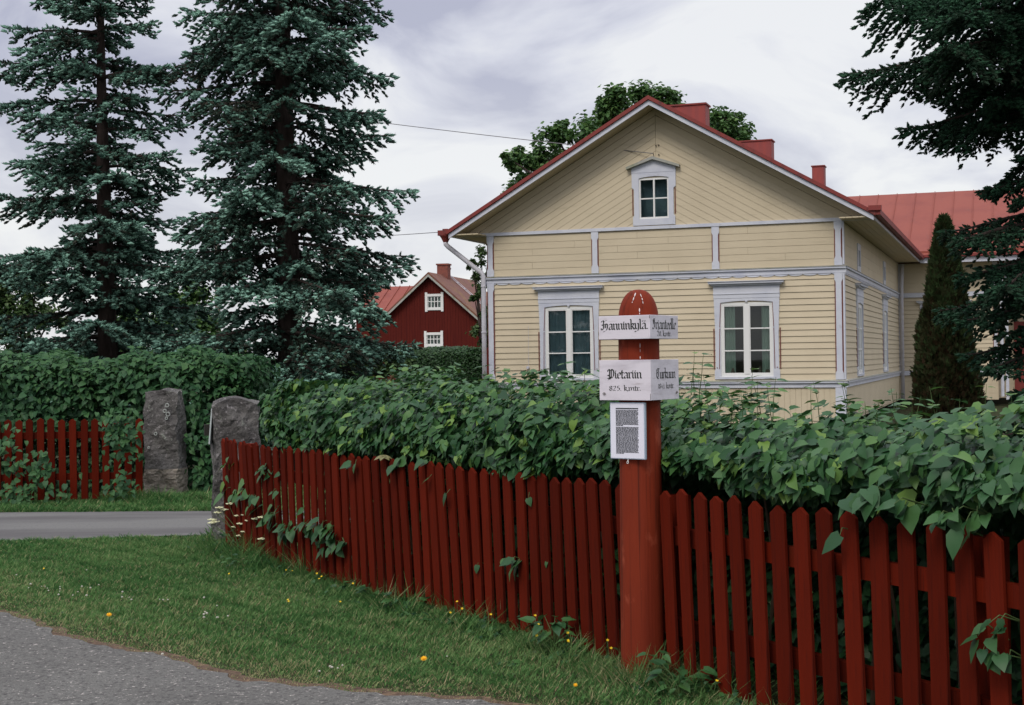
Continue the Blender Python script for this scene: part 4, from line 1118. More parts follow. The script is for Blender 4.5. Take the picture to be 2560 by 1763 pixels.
b.box(-3.9, 9.5, YE + .20, YE + .24, ZE + .10, ZE + .16)
wr = b.build('wing_roof', M['roof'], house)
b = MB(); b.box(.80, 9.5, YE - .10, YE - .001, ZE - .05, ZE + .03); b.build('roof_edge', M['roof_edge'], wr)
b = MB(); b.box(.71, 9.5, YE + .001, YE + .03, 4.40, 4.555); b.build('fascia', M['trim'], wr)
b = MB()
for k in range(5): b.box(.71, 9.5, YE + .035 + k * .134, YE + .163 + k * .134, 4.445, 4.47)
b.box(3.2, 9.5, 15.31, 16.88, 4.445, 4.47)
b.build('soffit', M['cream_soffit'], wr)
b = MB(); b.box(3.15, 3.24, 15.2, 15.29, .2, 4.44); b.tube([(3.05, 14.9, 4.4), (3.05, 15.1, 3.9), (3.05, 15.1, .3)], .05, 8); b.build('porch_post', M['trim'], house)
b = MB(); b.box(3.4, 4.6, 16.85, 16.899, .4, 2.6); b.build('porch_door', M['roof_edge'], house)

# ------------------------------------------------------------------ red house
RH = Matrix.Rotation(radians(-14), 4, 'Z')
apex = dep(1075, 681, 80)
rh = empty('red_house', (apex.x, apex.y, 0), radians(-14), label='dark red board house with white framed windows, brick chimney and a red sheet roofed wing', cat='house')
AZ = apex.z; SL = .88
def rz_(x): return AZ - SL * abs(x)
b = MB(); strips = [dict(clip=[(-1, 0, -x), (1, 0, x + .145)], z=0, h=1) for x in np.arange(-3.0, 3.6, .16)]
uwin = (-.12, .94, 0, 0)
def rloc(x, y): 
    P_ = ray(x, y); Rm = RH.to_3x3(); nrm_ = Rm @ Vector((0, 1, 0)); C_ = Vector((0, 0, EYE)); t_ = nrm_.dot(Vector((apex.x, apex.y, 0)) - C_) / nrm_.dot(P_); q = C_ + P_ * t_
    lp_ = Rm.transposed() @ (q - Vector((apex.x, apex.y, 0))); return lp_.x, q.z
zx = lambda x, y: (840 + x / 4.695, 620 + y / 4.695)
wa = rloc(*zx(1050, 750)); wb = rloc(*zx(1262, 525)); wc = rloc(*zx(1040, 1178)); wd = rloc(*zx(1258, 978))
holes = [(wa[0] + .14, wb[0] - .14, wa[1] + .2, wb[1] - .12), (wc[0] + .14, wd[0] - .14, wc[1] + .2, wd[1] - .12)]
XL, XR = -2.5, 3.4
boards(b, [(XL, 0.2), (XR, .2), (XR, rz_(XR) - .2), (0, rz_(0) - .2), (XL, rz_(XL) - .2)], strips, holes, lambda p, n: (p[0], -n, p[1]), 0.0, flat)
ps = [[(XL, .2), (XR, .2), (XR, rz_(XR) - .2), (0, rz_(0) - .2), (XL, rz_(XL) - .2)]]
for h in holes: ps = [z_ for p in ps for z_ in minus_rect(p, h)]
for p in ps: b.prism(p, -.1, -.001, lambda p, n: (p[0], -n, p[1]))
b.box(XR - .1, XR, .11, 9, .2, rz_(XR) - .3); b.box(XL, XL + .1, .11, 9, .2, rz_(XL) - .3)
b.build('wall', M['red_wall'], rh)
b = MB(); b.box(XL + .2, XR - .2, 1.2, 1.3, .2, rz_(0) - 3.2); b.build('room_partition', M['dark_inside'], rh)
b = MB()
for (x0, x1) in ((0, XR + .35), (XL - .1, 0)):
    pr = [(x0, rz_(x0) - .12), (x1, rz_(x1) - .12), (x1, rz_(x1)), (x0, rz_(x0))]
    b.prism(pr, 0, 1, lambda p, n: (p[0], -.35 + 9.5 * n, p[1]))
rr_ = b.build('roof', M['rust_roof'], rh)
b = MB()
for (x0, x1) in ((0, XR + .35), (XL - .1, 0)):
    pr = [(x0, rz_(x0) - .26), (x1, rz_(x1) - .26), (x1, rz_(x1) - .125), (x0, rz_(x0) - .125)]
    b.prism(pr, 0, 1, lambda p, n: (p[0], -.37 + .03 * n, p[1]))
b.build('bargeboard', M['trim_weathered'], rr_)
b = MB(); b.box(-.32, .32, 2.4, 3.0, AZ - 1.0, AZ + .55); o = b.build('chimney', M['brick'], rr_)
b = MB(); b.box(-.37, .37, 2.35, 3.05, AZ + .551, AZ + .64); b.build('chimney_cap', M['brick'], o)
b = MB()     # roof ladder lying on the right slope
for yy in (3.3, 3.75):
    b.tube([(x, yy, rz_(x) + .10) for x in (.1, 1.8, XR + .3)], .022, 5)
for x in np.arange(.2, XR + .3, .42): b.tube([(x, 3.3, rz_(x) + .12), (x, 3.75, rz_(x) + .12)], .022, 5)
b.tube([(.1, 3.3, AZ), (.34, 3.02, AZ + .4)], .022, 5)
b.build('roof_ladder', M['pipe'], rr_)
for (p0, p1) in ((wa, wb), (wc, wd)):
    x0, z0_, x1, z1_ = p0[0], p0[1], p1[0], p1[1]; F3 = lambda p, n: (p[0], -n, p[1])
    b = MB(); b.prism(rect(x0, x0 + .14, z0_, z1_ + .03), .017, .07, F3); b.prism(rect(x1 - .14, x1, z0_, z1_ + .03), .017, .07, F3)
    b.prism(rect(x0 + .141, x1 - .141, z1_ - .20, z1_ - .06), .017, .06, F3); b.prism(rect(x0 + .141, x1 - .141, z0_ + .08, z0_ + .22), .017, .06, F3)
    o = b.build('window', M['white'], rh)
    b = MB(); a0, a1, c0, c1 = x0 + .14, x1 - .14, z0_ + .2, z1_ - .12
    for k in range(5):
        xx = a0 + (a1 - a0 - .04) * k / 4; b.prism(rect(xx, xx + .04, c0, c1), -.05, .01, F3)
    for k in range(3):
        zz_ = c0 + (c1 - c0 - .04) * k / 2
        for j in range(4):
            xa = a0 + (a1 - a0 - .04) * j / 4 + .041; xb = a0 + (a1 - a0 - .04) * (j + 1) / 4 - .001
            b.prism(rect(xa, xb, zz_, zz_ + .04), -.05, .01, F3)
    b.build('window_frame', M['white'], o)
    b = MB(); b.prism(rect(a0, a1, c0, c1), -.03, -.02, F3); b.build('pane', M['glass'], o)
    b = MB(); b.box(a0, a0 + .3, .2, .22, c0, c1); b.box(a1 - .3, a1, .2, .22, c0, c1); b.build('curtain', M['curtain_pale'], o)
# wing to the left: red sheet roof sloping towards the road
b = MB(); wy0, wz0 = .3, rz_(XL) - .05; wy1, wz1 = 3.6, AZ - .55
pr = [(wy0, wz0 - .1), (wy1, wz1 - .1), (wy1, wz1), (wy0, wz0)]
b.prism(pr[::-1], 0, 1, lambda p, n: (-1.2 - 3.7 * n, p[0], p[1]))
pr = [(wy1, wz1 - .1), (7, wz0 - .1), (7, wz0), (wy1, wz1)]
b.prism(pr[::-1], 0, 1, lambda p, n: (-1.2 - 3.7 * n, p[0], p[1]))
for x in np.arange(-4.8, -1.3, .6):
    pr = [(wy0, wz0 + .001), (wy1, wz1 + .001), (wy1, wz1 + .05), (wy0, wz0 + .05)]
    b.prism(pr[::-1], 0, 1, lambda p, n, x=x: (x + .04 * n, p[0], p[1]))
b.build('wing_roof', M['roof'], rh)
b = MB(); b.box(-4.7, XL - .01, .7, 6.8, .2, wz0 - .11 + .0); b.build('wing_wall', M['red_wall'], rh)

# ------------------------------------------------------------------ trees
SHOOT_V, SHOOT_F = [], []
def make_shoot():
    """a bottle-brush of needles: core spindle plus spiky fins"""
    V_, F_ = [], []
    rings = [(0, .10), (.55, .24), (1.0, .0)]
    n = 4
    for (y, r_) in rings[:-1]:
        for k in range(n):
            a = 2 * pi * k / n + y * 1.4; V_.append((r_ * cos(a), y, r_ * sin(a)))
    V_.append((0, 1.08, 0)); t = len(V_) - 1
    for k in range(n): F_.append((k, (k+1) % n, n + (k+1) % n, n + k))
    for k in range(n): F_.append((n + k, n + (k+1) % n, t))
    rs = random.Random(2)
    for k in range(6):
        a = rs.uniform(0, 2*pi); y = rs.uniform(.1, .85); L_ = .36
        c0 = (.05*cos(a), y, .05*sin(a)); ti = (L_*cos(a), y + .28, L_*sin(a)); s_ = (-.07*sin(a), .03, .07*cos(a))
        b_ = len(V_); V_.extend([(c0[0]-s_[0], c0[1]-.05, c0[2]-s_[2]), (c0[0]+s_[0], c0[1]+.05, c0[2]+s_[2]), ti]); F_.append((b_, b_+1, b_+2))
    return V_, F_
SHV, SHF = make_shoot()

def spruce(name, label, loc, height, radf, seed, m_needle, trunk_r, z0=.4, droop=.25, shoot=.13, whorl=.36, nb=6, hang=.0, dead=.25, var_tip=.75, density=1.0, azf=None, group=None):
    r_ = np.random.default_rng(seed)
    root = empty(name, loc, label=label, cat='tree')
    if group: root['group'] = group
    b = MB(); pts = [(.03*sin(z * .7), .03*cos(z * .9), z) for z in np.linspace(0, height, 14)]
    b.tube(pts, [max(.012, trunk_r * (1 - z / height) ** .85 + (.05 if z == 0 else 0)) for z in np.linspace(0, height, 14)], 10)
    b.build('trunk', M['bark'], root, smooth=True)
    bb = MB(); SL_, SF_, SS_, SV_ = [], [], [], []; deadl = MB()
    z = z0
    while z < height - .15:
        nbr = nb + (r_.random() < .5)
        a0 = r_.uniform(0, 2*pi)
        for k in range(nbr):
            az = a0 + 2*pi*k/nbr + r_.normal() * .22
            L_ = radf(z, az) * r_.choice([.35, .60, .85, 1.0, 1.15], p=[.27, .22, .19, .20, .12])
            if L_ < .12: continue
            if azf and not azf(z, az, r_): continue
            zb = z + r_.normal() * .08
            hd = np.array([cos(az), sin(az), 0]); sd_ = np.array([-sin(az), cos(az), 0])
            rise = .12 + .3 * (z / height) ** 1.5 - hang * .2
            def P(u): return np.array([0, 0, zb]) + hd * L_ * u + np.array([0, 0, 1]) * L_ * (rise * u - (droop + rise) * u ** 1.7 * .8 + .16 * u ** 4) + sd_ * .06 * L_ * sin(u * 3 + az)
            us = np.linspace(0, 1, 8)
            bb.tube([tuple(P(u)) for u in us], [max(.006, .010 + .014 * L_ * (1 - u)) for u in us], 5)
            tone = r_.uniform(-.16, .16)
            bare = dead * min(1, L_ / 1.2)
            step = .085 / density
            nsub = max(3, int(L_ / step))
            for i in range(nsub):
                u = (i + r_.random()) / nsub
                if u < .10: continue
                base = P(u); tg = P(min(1, u + .05)) - P(max(0, u - .05)); tg /= np.linalg.norm(tg)
                Ls = L_ * (.50 * (1 - u) ** .75 + .08) * r_.uniform(.6, 1.1) * (1 if u > .25 else .6)
                Ls = min(Ls, .75)
                for sg in (1, -1):
                    dr = tg * r_.uniform(.5, 1.0) + sd_ * sg * r_.uniform(.6, 1.0) + np.array([0, 0, r_.uniform(-.65, .05) - hang])
                    dr /= np.linalg.norm(dr)
                    isdead = u < bare and r_.random() < .8
                    end = base + dr * Ls
                    if isdead:
                        if r_.random() < .6: deadl.tube([tuple(base), tuple(base + dr * Ls * .6 + np.array([0,0,-.03])), tuple(end + np.array([0, 0, -.10 * Ls]))], [.006, .004, .002], 3, cap=False)
                        continue
                    m_ = max(2, int(Ls / (shoot * .62)))
                    for j in range(m_):
                        w = (j + .6) / m_
                        p = base + dr * Ls * w + np.array([0, 0, -(.15 + hang * .9) * Ls * w * w])
                        sdv = np.cross(dr, [0, 0, 1.]);
                        for q in range(2 if w > .3 else 1):
                            od = dr * r_.uniform(.5, 1) + sdv * r_.choice([-1, 1]) * r_.uniform(.2, .8) + np.array([0, 0, r_.uniform(-.25, .55) - hang * 1.2])
                            SL_.append(p); SF_.append(od); SS_.append(shoot * r_.uniform(.7, 1.25)); SV_.append(tone + (.84 if (w > .5 or u > .8) and od[2] > -.2 else .34) + r_.uniform(-.2, .2))  # outer upturned shoots paler: new growth, plus highlights painted into the colour
                # shoots on the limb itself
                if u > bare:
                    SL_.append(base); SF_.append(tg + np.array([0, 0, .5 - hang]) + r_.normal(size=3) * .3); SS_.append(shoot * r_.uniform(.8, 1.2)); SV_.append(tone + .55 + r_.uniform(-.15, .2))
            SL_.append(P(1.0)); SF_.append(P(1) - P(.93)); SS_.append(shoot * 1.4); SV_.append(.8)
        z += whorl * r_.uniform(.75, 1.25) * (1 if z < height * .7 else .8)
    bb.build('limbs', M['bark'], root)
    if deadl.v: deadl.build('dead_twigs', M['twig'], root)
    SL_ = np.array(SL_); SF_ = np.array(SF_); SS_ = np.array(SS_); SV_ = np.clip(np.array(SV_), 0, 1)
    print(name, 'shoots', len(SL_))
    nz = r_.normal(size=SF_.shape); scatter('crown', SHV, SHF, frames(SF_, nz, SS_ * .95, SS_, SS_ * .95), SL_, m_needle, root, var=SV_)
    return root

b1 = dep(265, 870, 23.0); b2 = dep(722, 915, 22.0)
def rad1(z, az):
    base = np.interp(z, [0, .8, 3, 5, 6.4, 7.2, 8.3, 9.4], [1.2, 1.75, 1.7, 1.45, 1.35, 1.1, .6, .05])
    return base * (1 + .08 * sin(az * 2 + z * 1.3) - .16 * cos(az) + .05)
def rad2(z, az):
    c_ = cos(az)
    r0 = np.interp(z, [0, .8, 2, 3, 4.3, 5.6, 6.8, 9, 11, 13.2], [1.3, 2.0, 2.0, 1.85, 1.85, 1.85, 1.8, 1.4, .9, .1])
    return r0 * (.96 + .01 * c_ + .07 * sin(az * 3 + z * 1.7))
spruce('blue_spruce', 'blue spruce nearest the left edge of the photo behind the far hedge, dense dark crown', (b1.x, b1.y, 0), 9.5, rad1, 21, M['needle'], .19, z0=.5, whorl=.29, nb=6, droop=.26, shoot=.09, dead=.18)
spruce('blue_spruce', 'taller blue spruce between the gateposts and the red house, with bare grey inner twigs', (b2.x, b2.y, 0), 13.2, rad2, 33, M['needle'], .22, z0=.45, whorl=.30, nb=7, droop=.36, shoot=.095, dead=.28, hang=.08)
b3 = dep(2612, 1000, 16.5)
def rad3(z, az):
    return np.interp(z, [0, .5, 1.5, 2.6, 3.1, 3.6, 4.5, 4.75, 5.2, 6.2, 7.2, 9, 11], [.9, .95, 1.0, 1.15, 1.15, .75, .65, 2.1, 2.2, 2.1, 1.7, 1.1, .1])
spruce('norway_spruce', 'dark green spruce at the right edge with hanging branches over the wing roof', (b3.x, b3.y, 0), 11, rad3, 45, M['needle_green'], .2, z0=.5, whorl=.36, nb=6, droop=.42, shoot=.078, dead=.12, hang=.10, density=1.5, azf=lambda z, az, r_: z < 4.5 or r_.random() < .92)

# thuja: upright sprays packed on a cone
def thuja(name, label, loc, h, radf, seed, n):
    r_ = np.random.default_rng(seed); root = empty(name, loc, label=label, cat='tree')
    b = MB(); b.tube([(0, 0, 0), (0, 0, h * .6), (0, 0, h * .97)], [.07, .04, .008], 7); b.build('trunk', M['bark'], root)
    z = h * r_.random(n) ** 1.25; a = r_.uniform(0, 2*pi, n)
    lump = 1 + .10 * np.sin(a * 3 + z * 3.1) + .08 * np.sin(a * 5 - z * 6.3) + .06 * np.sin(a * 9 + z * 13)
    rr2 = np.array([radf(q) for q in z]) * lump * (1 - .40 * r_.random(n) ** 2)
    L_ = np.column_stack([rr2 * np.cos(a), rr2 * np.sin(a), z])
    F_ = np.column_stack([np.cos(a) * .45, np.sin(a) * .45, np.full(n, 1.0)]) + r_.normal(size=(n, 3)) * .28
    Nn = np.column_stack([np.cos(a), np.sin(a), np.zeros(n)]) + r_.normal(size=(n, 3)) * .7
    S_ = r_.uniform(.07, .14, n)
    # flat fan spray
    V_ = [(0,0,0), (-.28,.45,.03), (-.12,.55,0), (-.16,.85,.02), (0,.72,0), (.05,1.05,.02), (.14,.62,0), (.30,.70,.03), (.2,.35,0)]
    F2 = [(0,8,7,6),(0,6,5,4),(0,4,3,2),(0,2,1)]
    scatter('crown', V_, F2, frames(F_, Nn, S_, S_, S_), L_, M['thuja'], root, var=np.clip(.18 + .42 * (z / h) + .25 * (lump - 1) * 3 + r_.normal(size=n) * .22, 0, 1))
    return root
b4 = dep(2366, 1000, 21.0)
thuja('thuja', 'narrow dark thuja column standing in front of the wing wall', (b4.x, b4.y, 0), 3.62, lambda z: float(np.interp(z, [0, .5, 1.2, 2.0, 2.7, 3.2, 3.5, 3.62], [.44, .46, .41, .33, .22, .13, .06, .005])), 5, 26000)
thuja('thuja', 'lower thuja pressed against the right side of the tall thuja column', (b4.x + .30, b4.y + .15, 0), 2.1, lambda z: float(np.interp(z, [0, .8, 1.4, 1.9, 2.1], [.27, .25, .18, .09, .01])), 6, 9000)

# broadleaf trees: leaf clumps around branch ends
def broadleaf(name, label, loc, trunk_h, clumps, leaf, m_leaf, seed, per=220, trunk_r=.2, cat='tree'):
    r_ = np.random.default_rng(seed); root = empty(name, loc, label=label, cat=cat)
    b = MB(); b.tube([(0,0,0), (.05,0,trunk_h*.5), (0,.05,trunk_h)], [trunk_r*1.15, trunk_r, trunk_r*.8], 9); b.build('trunk', M['bark'], root, smooth=True)
    b = MB(); L_, N_ = [], []
    for (x, y, z, rad) in clumps:
        p0 = np.array([0, 0, min(trunk_h, z * .6)]); p1 = np.array([x, y, z]); mid = (p0 + p1) / 2 + np.array([0, 0, .1 * np.linalg.norm(p1 - p0)])
        b.tube([tuple(p0), tuple(mid), tuple(p1)], [trunk_r * .45, trunk_r * .28, trunk_r * .08], 5)
        nn = int(per * rad * rad / (leaf * leaf) / 5)
        # sub-clumps make the outline uneven
        for _ in range(max(3, int(nn / 60))):
            c_ = p1 + rand_unit(1)[0] * rad * r_.uniform(.3, 1.0) * np.array([1, 1, .8]); sr = rad * r_.uniform(.18, .36)
            m_ = 60; v = r_.normal(size=(m_, 3)) * sr * .62
            L_.append(c_ + v); o_ = v / (np.linalg.norm(v, axis=1, keepdims=True) + 1e-6); N_.append(o_ * .6 + np.array([0, 0, .5]))
            b.tube([tuple(p1), tuple(c_)], [trunk_r * .08, trunk_r * .03], 3, cap=False)
    L_ = np.concatenate(L_); N_ = np.concatenate(N_); N_ /= np.linalg.norm(N_, axis=1, keepdims=True)
    b.build('branches', M['bark'], root)
    S_ = r_.uniform(.75, 1.25, len(L_)) * leaf
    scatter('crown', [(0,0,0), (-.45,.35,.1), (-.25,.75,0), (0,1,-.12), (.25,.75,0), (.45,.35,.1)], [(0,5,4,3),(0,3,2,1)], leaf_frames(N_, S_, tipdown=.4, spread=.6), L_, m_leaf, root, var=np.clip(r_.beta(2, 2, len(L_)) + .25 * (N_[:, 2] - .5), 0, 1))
    print(name, len(L_)); return root
def px_clumps(items, Y, base):
    out = []
    for (x, y, rpx, dy) in items:
        P_ = dep(x, y, Y + dy); out.append((P_.x - base.x, P_.y - base.y, P_.z, rpx / FPX * Y))
    return out
mb_ = dep(1560, 900, 60)
broadleaf('maple_tree', 'green maple rising behind the ridge of the yellow house', (mb_.x, mb_.y, 0), 5.5,
    px_clumps([(1540,250,48,0),(1600,238,40,1),(1660,255,45,0),(1500,295,50,1),(1575,320,70,2),(1690,300,40,-1),(1470,350,50,-1),(1390,345,40,0),(1355,385,42,1),(1300,400,36,0),(1275,398,22,-1),(1340,450,50,0),(1290,475,34,1),(1420,420,60,2),(1500,400,70,0),(1820,300,42,0),(1850,335,36,1),(1770,320,50,2),(1800,380,50,0),(1640,380,80,0),(1410,320,25,0)], 60, mb_), .19, M['leaf_maple'], 3, per=300, trunk_r=.35)
sb = dep(1205, 900, 46)
broadleaf('rowan_tree', 'small loose green tree just left of the downpipe of the yellow house', (sb.x, sb.y, 0), 2.2,
    px_clumps([(1205,640,24,0),(1225,600,20,0),(1190,690,24,0),(1210,720,24,0),(1185,740,14,0),(1215,780,22,0),(1195,820,20,0),(1215,850,26,0),(1180,660,12,0),(1240,680,40,1),(1240,800,40,1)], 46, sb), .11, M['leaf_bush'], 4, per=150, trunk_r=.1)
for (lab, x0, Y, items, m_, lf, sd_) in [
    ('light green bushy tree behind the blue spruce at the left edge', 60, 40, [(40,700,45,0),(0,720,50,0),(90,720,40,0),(60,770,55,0),(0,790,60,0),(130,790,45,0),(40,830,60,0),(-60,760,70,0)], M['leaf_bush'], .13, 5),
    ('dark leafy tree filling the gap between the two blue spruces', 470, 36, [(470,690,40,0),(430,740,40,0),(500,740,45,0),(450,790,50,0),(520,800,50,0),(400,800,40,0),(480,850,60,0),(560,860,50,0),(400,860,50,0),(330,800,60,1),(330,860,60,1)], M['leaf_maple'], .11, 6),
    ('low olive green shrub between the tall blue spruce and the clipped hedge', 900, 30, [(860,850,40,0),(900,880,45,0),(950,900,45,0),(830,900,50,0),(990,915,35,0),(780,890,50,1),(900,930,50,0)], M['leaf_bush'], .09, 7),
    ('pale shrub showing under the lowest spruce boughs above the far hedge', 250, 28, [(200,875,30,0),(250,880,35,0),(320,880,30,0),(540,880,30,0),(480,885,35,0),(600,890,35,0)], M['leaf_bush'], .08, 8)]:
    bs = dep(x0, 900, Y)
    broadleaf('shrub' if 'shrub' in lab else 'leafy_tree', lab, (bs.x, bs.y, 0), 1.2, px_clumps(items, Y, bs), lf, m_, sd_, per=170, trunk_r=.12, cat='shrub' if 'shrub' in lab else 'tree')

# ------------------------------------------------------------------ pole and wires
pp = dep(542, 590, 62)
b = MB(); b.tube([(0, 0, 0), (0, 0, pp.z)], [.14, .10], 8); o = b.build('utility_pole', M['pole'], label='thin wooden utility pole seen between the two blue spruces', cat='pole'); o.location = (pp.x, pp.y, 0)
def wire(name, a, c_, sag, label, r_=.009):
    a, c_ = Vector(a), Vector(c_); pts = []
    for i in range(25):
        t = i / 24; p = a.lerp(c_, t); p.z -= sag * 4 * t * (1 - t); pts.append(p)
    b = MB(); b.tube(pts, r_, 5); b.build(name, M['wire'], label=label, cat='wire')
Hm = Matrix.Translation((7.005, 30.0, 0)) @ Matrix.Rotation(TH_H, 4, 'Z')
wire('overhead_wire', dep(-260, 118, 44), Hm @ Vector((-4.03, -.14, 6.12)), .22, 'thin dark wire running from the left edge to the gable of the yellow house')
wire('overhead_wire', (pp.x, pp.y, pp.z - .1), Hm @ Vector((-8.75, -.1, 4.62)), .12, 'thin wire from the distant pole to the left eave of the yellow house')

# ------------------------------------------------------------------ turf
def road_side(x, y):
    # > 0 on the turf side
    best = None
    for a, c_ in zip(ROADLINE[:-1], ROADLINE[1:]):
        d = c_ - a; t = max(0, min(1, ((x - a.x) * d.x + (y - a.y) * d.y) / d.length_squared)); q = a + d * t
        dist = math.hypot(x - q.x, y - q.y); side = d.x * (y - q.y) - d.y * (x - q.x)
        if best is None or dist < best[0]: best = (dist, side)
    return best[0] * (1 if best[1] > 0 else -1)
# vectorised versions
RL = np.array([(p.x, p.y) for p in ROADLINE])
def seg_dist(P_, line):
    best = np.full(len(P_), 1e9); sgn = np.zeros(len(P_))
    for a, c_ in zip(line[:-1], line[1:]):
        d = c_ - a; w = P_ - a; t = np.clip((w @ d) / (d @ d), 0, 1); q = w - t[:, None] * d
        ds = np.hypot(q[:, 0], q[:, 1]); s_ = d[0] * q[:, 1] - d[1] * q[:, 0]
        m_ = ds < best; best = np.where(m_, ds, best); sgn = np.where(m_, np.sign(s_), sgn)
    return best * sgn
FL_ = np.array([(p.x, p.y) for p in FP]); FL_ = np.vstack([FL_[0] + (FL_[0] - FL_[1]) / np.linalg.norm(FL_[0] - FL_[1]) * .3, FL_])
def vnoise(P_, f, s_):
    x, y = P_[:, 0] * f, P_[:, 1] * f
    return (np.sin(x * 1.3 + s_) * np.cos(y * 1.7 + s_ * 2) + np.sin(x * 2.9 + y * 2.3 + s_ * 3) * .6 + np.sin(y * 4.1 - x * 3.7 + s_) * .4) / 2
def turf(n, xr, yr, test, hl, wd, seed, near_dry=True):
    r_ = np.random.default_rng(seed); P_ = np.column_stack([r_.uniform(*xr, n), r_.uniform(*yr, n)])
    keep, dry, tall = test(P_)
    P_ = P_[keep]; dry = dry[keep]; tall = tall[keep]; m_ = len(P_)
    h = r_.uniform(hl[0], hl[1], m_) * (1 + .35 * vnoise(P_, 2.1, 1) + .35 * vnoise(P_, 9, 4)) * tall
    a = r_.uniform(0, 2*pi, m_); lean = r_.uniform(.15, 1.0, m_)
    U = np.column_stack([np.cos(a) * lean, np.sin(a) * lean, np.ones(m_)])
    Nn = np.column_stack([np.cos(a + 1.2), np.sin(a + 1.2), np.zeros(m_)])
    w_ = r_.uniform(.7, 1.3, m_) * wd
    v = np.clip(.34 + .22 * vnoise(P_, 1.1, 2) + .16 * vnoise(P_, 5.0, 3) + .22 * vnoise(P_, 13.0, 6) + r_.normal(size=m_) * .17, 0, .74)
    v = np.where(r_.random(m_) < dry, r_.uniform(.75, 1, m_), v)
    return np.column_stack([P_, np.full(m_, .0)]), frames(U, Nn, w_, h, h), v
def verge_test(P_):
    rs_ = seg_dist(P_, RL); fs_ = seg_dist(P_, FL_)
    infr = (P_[:, 0] / np.maximum(P_[:, 1], 1) > -.42) & (P_[:, 0] / np.maximum(P_[:, 1], 1) < .40)
    drn = np.interp(P_[:, 0], [q[0] for q in DR0], [q[1] for q in DR0])
    jit = .06 * vnoise(P_, 6, 7) + .03 * vnoise(P_, 19, 2)
    keep = infr & (rs_ > .0 + jit * .7) & ((fs_ < .10) | (P_[:, 1] > 13.4)) & (P_[:, 1] < drn + jit * 1.2)
    dr_ = .05 + .60 * np.exp(-np.clip(rs_ + jit, 0, 9) / .20) + .30 * np.exp(-np.clip(rs_, 0, 9) / .8) * np.clip(vnoise(P_, 2.7, 3) + .3, 0, 1) + .12 * np.clip(vnoise(P_, 1.7, 9), 0, 1)
    near_f = np.exp(-np.abs(fs_) / .16)
    edge_t = np.clip(rs_ / .35, .35, 1)
    return keep, dr_, edge_t * (1 + 1.3 * near_f) * (1 + .55 * np.clip(vnoise(P_, 3.1, 11) - .2, 0, 1))
L1, R1, V1 = turf(520000, (-6, 2.6), (4.9, 14.2), verge_test, (.018, .048), .0055, 1)
print('grass', len(L1))
def far_test(P_):
    dr1 = np.interp(P_[:, 0], [q[0] for q in DR1][::-1], [q[1] for q in DR1][::-1])
    jit = .08 * vnoise(P_, 4, 7)
    keep = (P_[:, 1] > dr1 + jit) & (P_[:, 0] / P_[:, 1] > -.42)
    return keep, np.full(len(P_), .07), 1 + 1.6 * np.exp(-np.abs(P_[:, 1] - 16.95) / .25) * (P_[:, 0] > -4.9)
L2, R2, V2 = turf(70000, (-8, -1.5), (15.8, 17.9), far_test, (.04, .085), .009, 2)
# taller tufts along the fence foot
def foot_test(P_):
    fs_ = seg_dist(P_, FL_); cl = vnoise(P_, 3.3, 5) + vnoise(P_, 9, 1) * .6
    keep = (fs_ < .03) & (fs_ > -.28) & (cl > .15)
    return keep, np.full(len(P_), .06), 1.0 + .8 * np.clip(cl, 0, 1)
L3, R3, V3 = turf(110000, (-3.2, 2.6), (4.9, 13.8), foot_test, (.08, .21), .0055, 3)
def post_test(P_):
    d = np.hypot(P_[:, 0] - PCN.x, P_[:, 1] - PCN.y); return (d > .12) & (d < .30), np.full(len(P_), .30), 1.2 - d * 1.5
L4, R4, V4 = turf(5200, (.3, 1.1), (7.0, 7.8), post_test, (.06, .20), .005, 4)
# a garden lawn seen between pickets and past the hedge
def lawn_test(P_):
    fs_ = seg_dist(P_, FL_); return (fs_ > .3) | (P_[:, 1] > 14.5), np.full(len(P_), .05), np.ones(len(P_))
L5, R5, V5 = turf(60000, (-3, 9), (6, 20), lawn_test, (.05, .10), .014, 5)
nB = 9000; PB = np.column_stack([RNG.uniform(-5, 2, nB), RNG.uniform(5.5, 13.5, nB)]); kB, _, _ = verge_test(PB); kB &= (vnoise(PB, 4.3, 8) > .15); PB = PB[kB]; nB = len(PB)
aB = RNG.uniform(0, 2*pi, nB); sB = RNG.uniform(.010, .024, nB)
scatter('turf_herbs', LEAF_S, LEAF_SF, frames(np.column_stack([np.cos(aB), np.sin(aB), RNG.uniform(-.1, .7, nB)]), np.column_stack([RNG.normal(0, .3, nB), RNG.normal(0, .3, nB), np.ones(nB)]), sB * 1.2, sB, sB), np.column_stack([PB, RNG.uniform(.012, .04, nB)]), M['leaf_bush'], None, kind='stuff', label='small broad-leaved herbs and clover leaves mixed into the turf', cat='herbs')
nB = 30000; PB = np.column_stack([RNG.uniform(-3.2, 2.6, nB), RNG.uniform(5, 13.6, nB)]); fB = seg_dist(PB, FL_)
kB = (fB < .05) & (fB > -.30) & (vnoise(PB, 3.3, 5) + .7 * vnoise(PB, 11, 1) > -.05); PB = PB[kB]; nB = len(PB)
aB = RNG.uniform(0, 2*pi, nB); sB = RNG.uniform(.018, .050, nB); zB = RNG.uniform(.01, .13, nB) * np.exp(-np.abs(fB[kB]) / .2)
scatter('foot_herbs', LEAF_V, LEAF_F, frames(np.column_stack([np.cos(aB), np.sin(aB), RNG.uniform(-.3, .8, nB)]), np.column_stack([RNG.normal(0, .5, nB), RNG.normal(-.2, .5, nB), np.ones(nB)]), sB * .8, sB, sB), np.column_stack([PB, zB]), M['leaf'], None, var=RNG.random(nB) * .6, kind='stuff', label='tangle of low dark herbs along the foot of the red fence', cat='herbs')
BLV = [(-.5, 0, 0), (.5, 0, 0), (.35, .55, .10), (-.35, .55, .10), (0, 1.0, .38)]
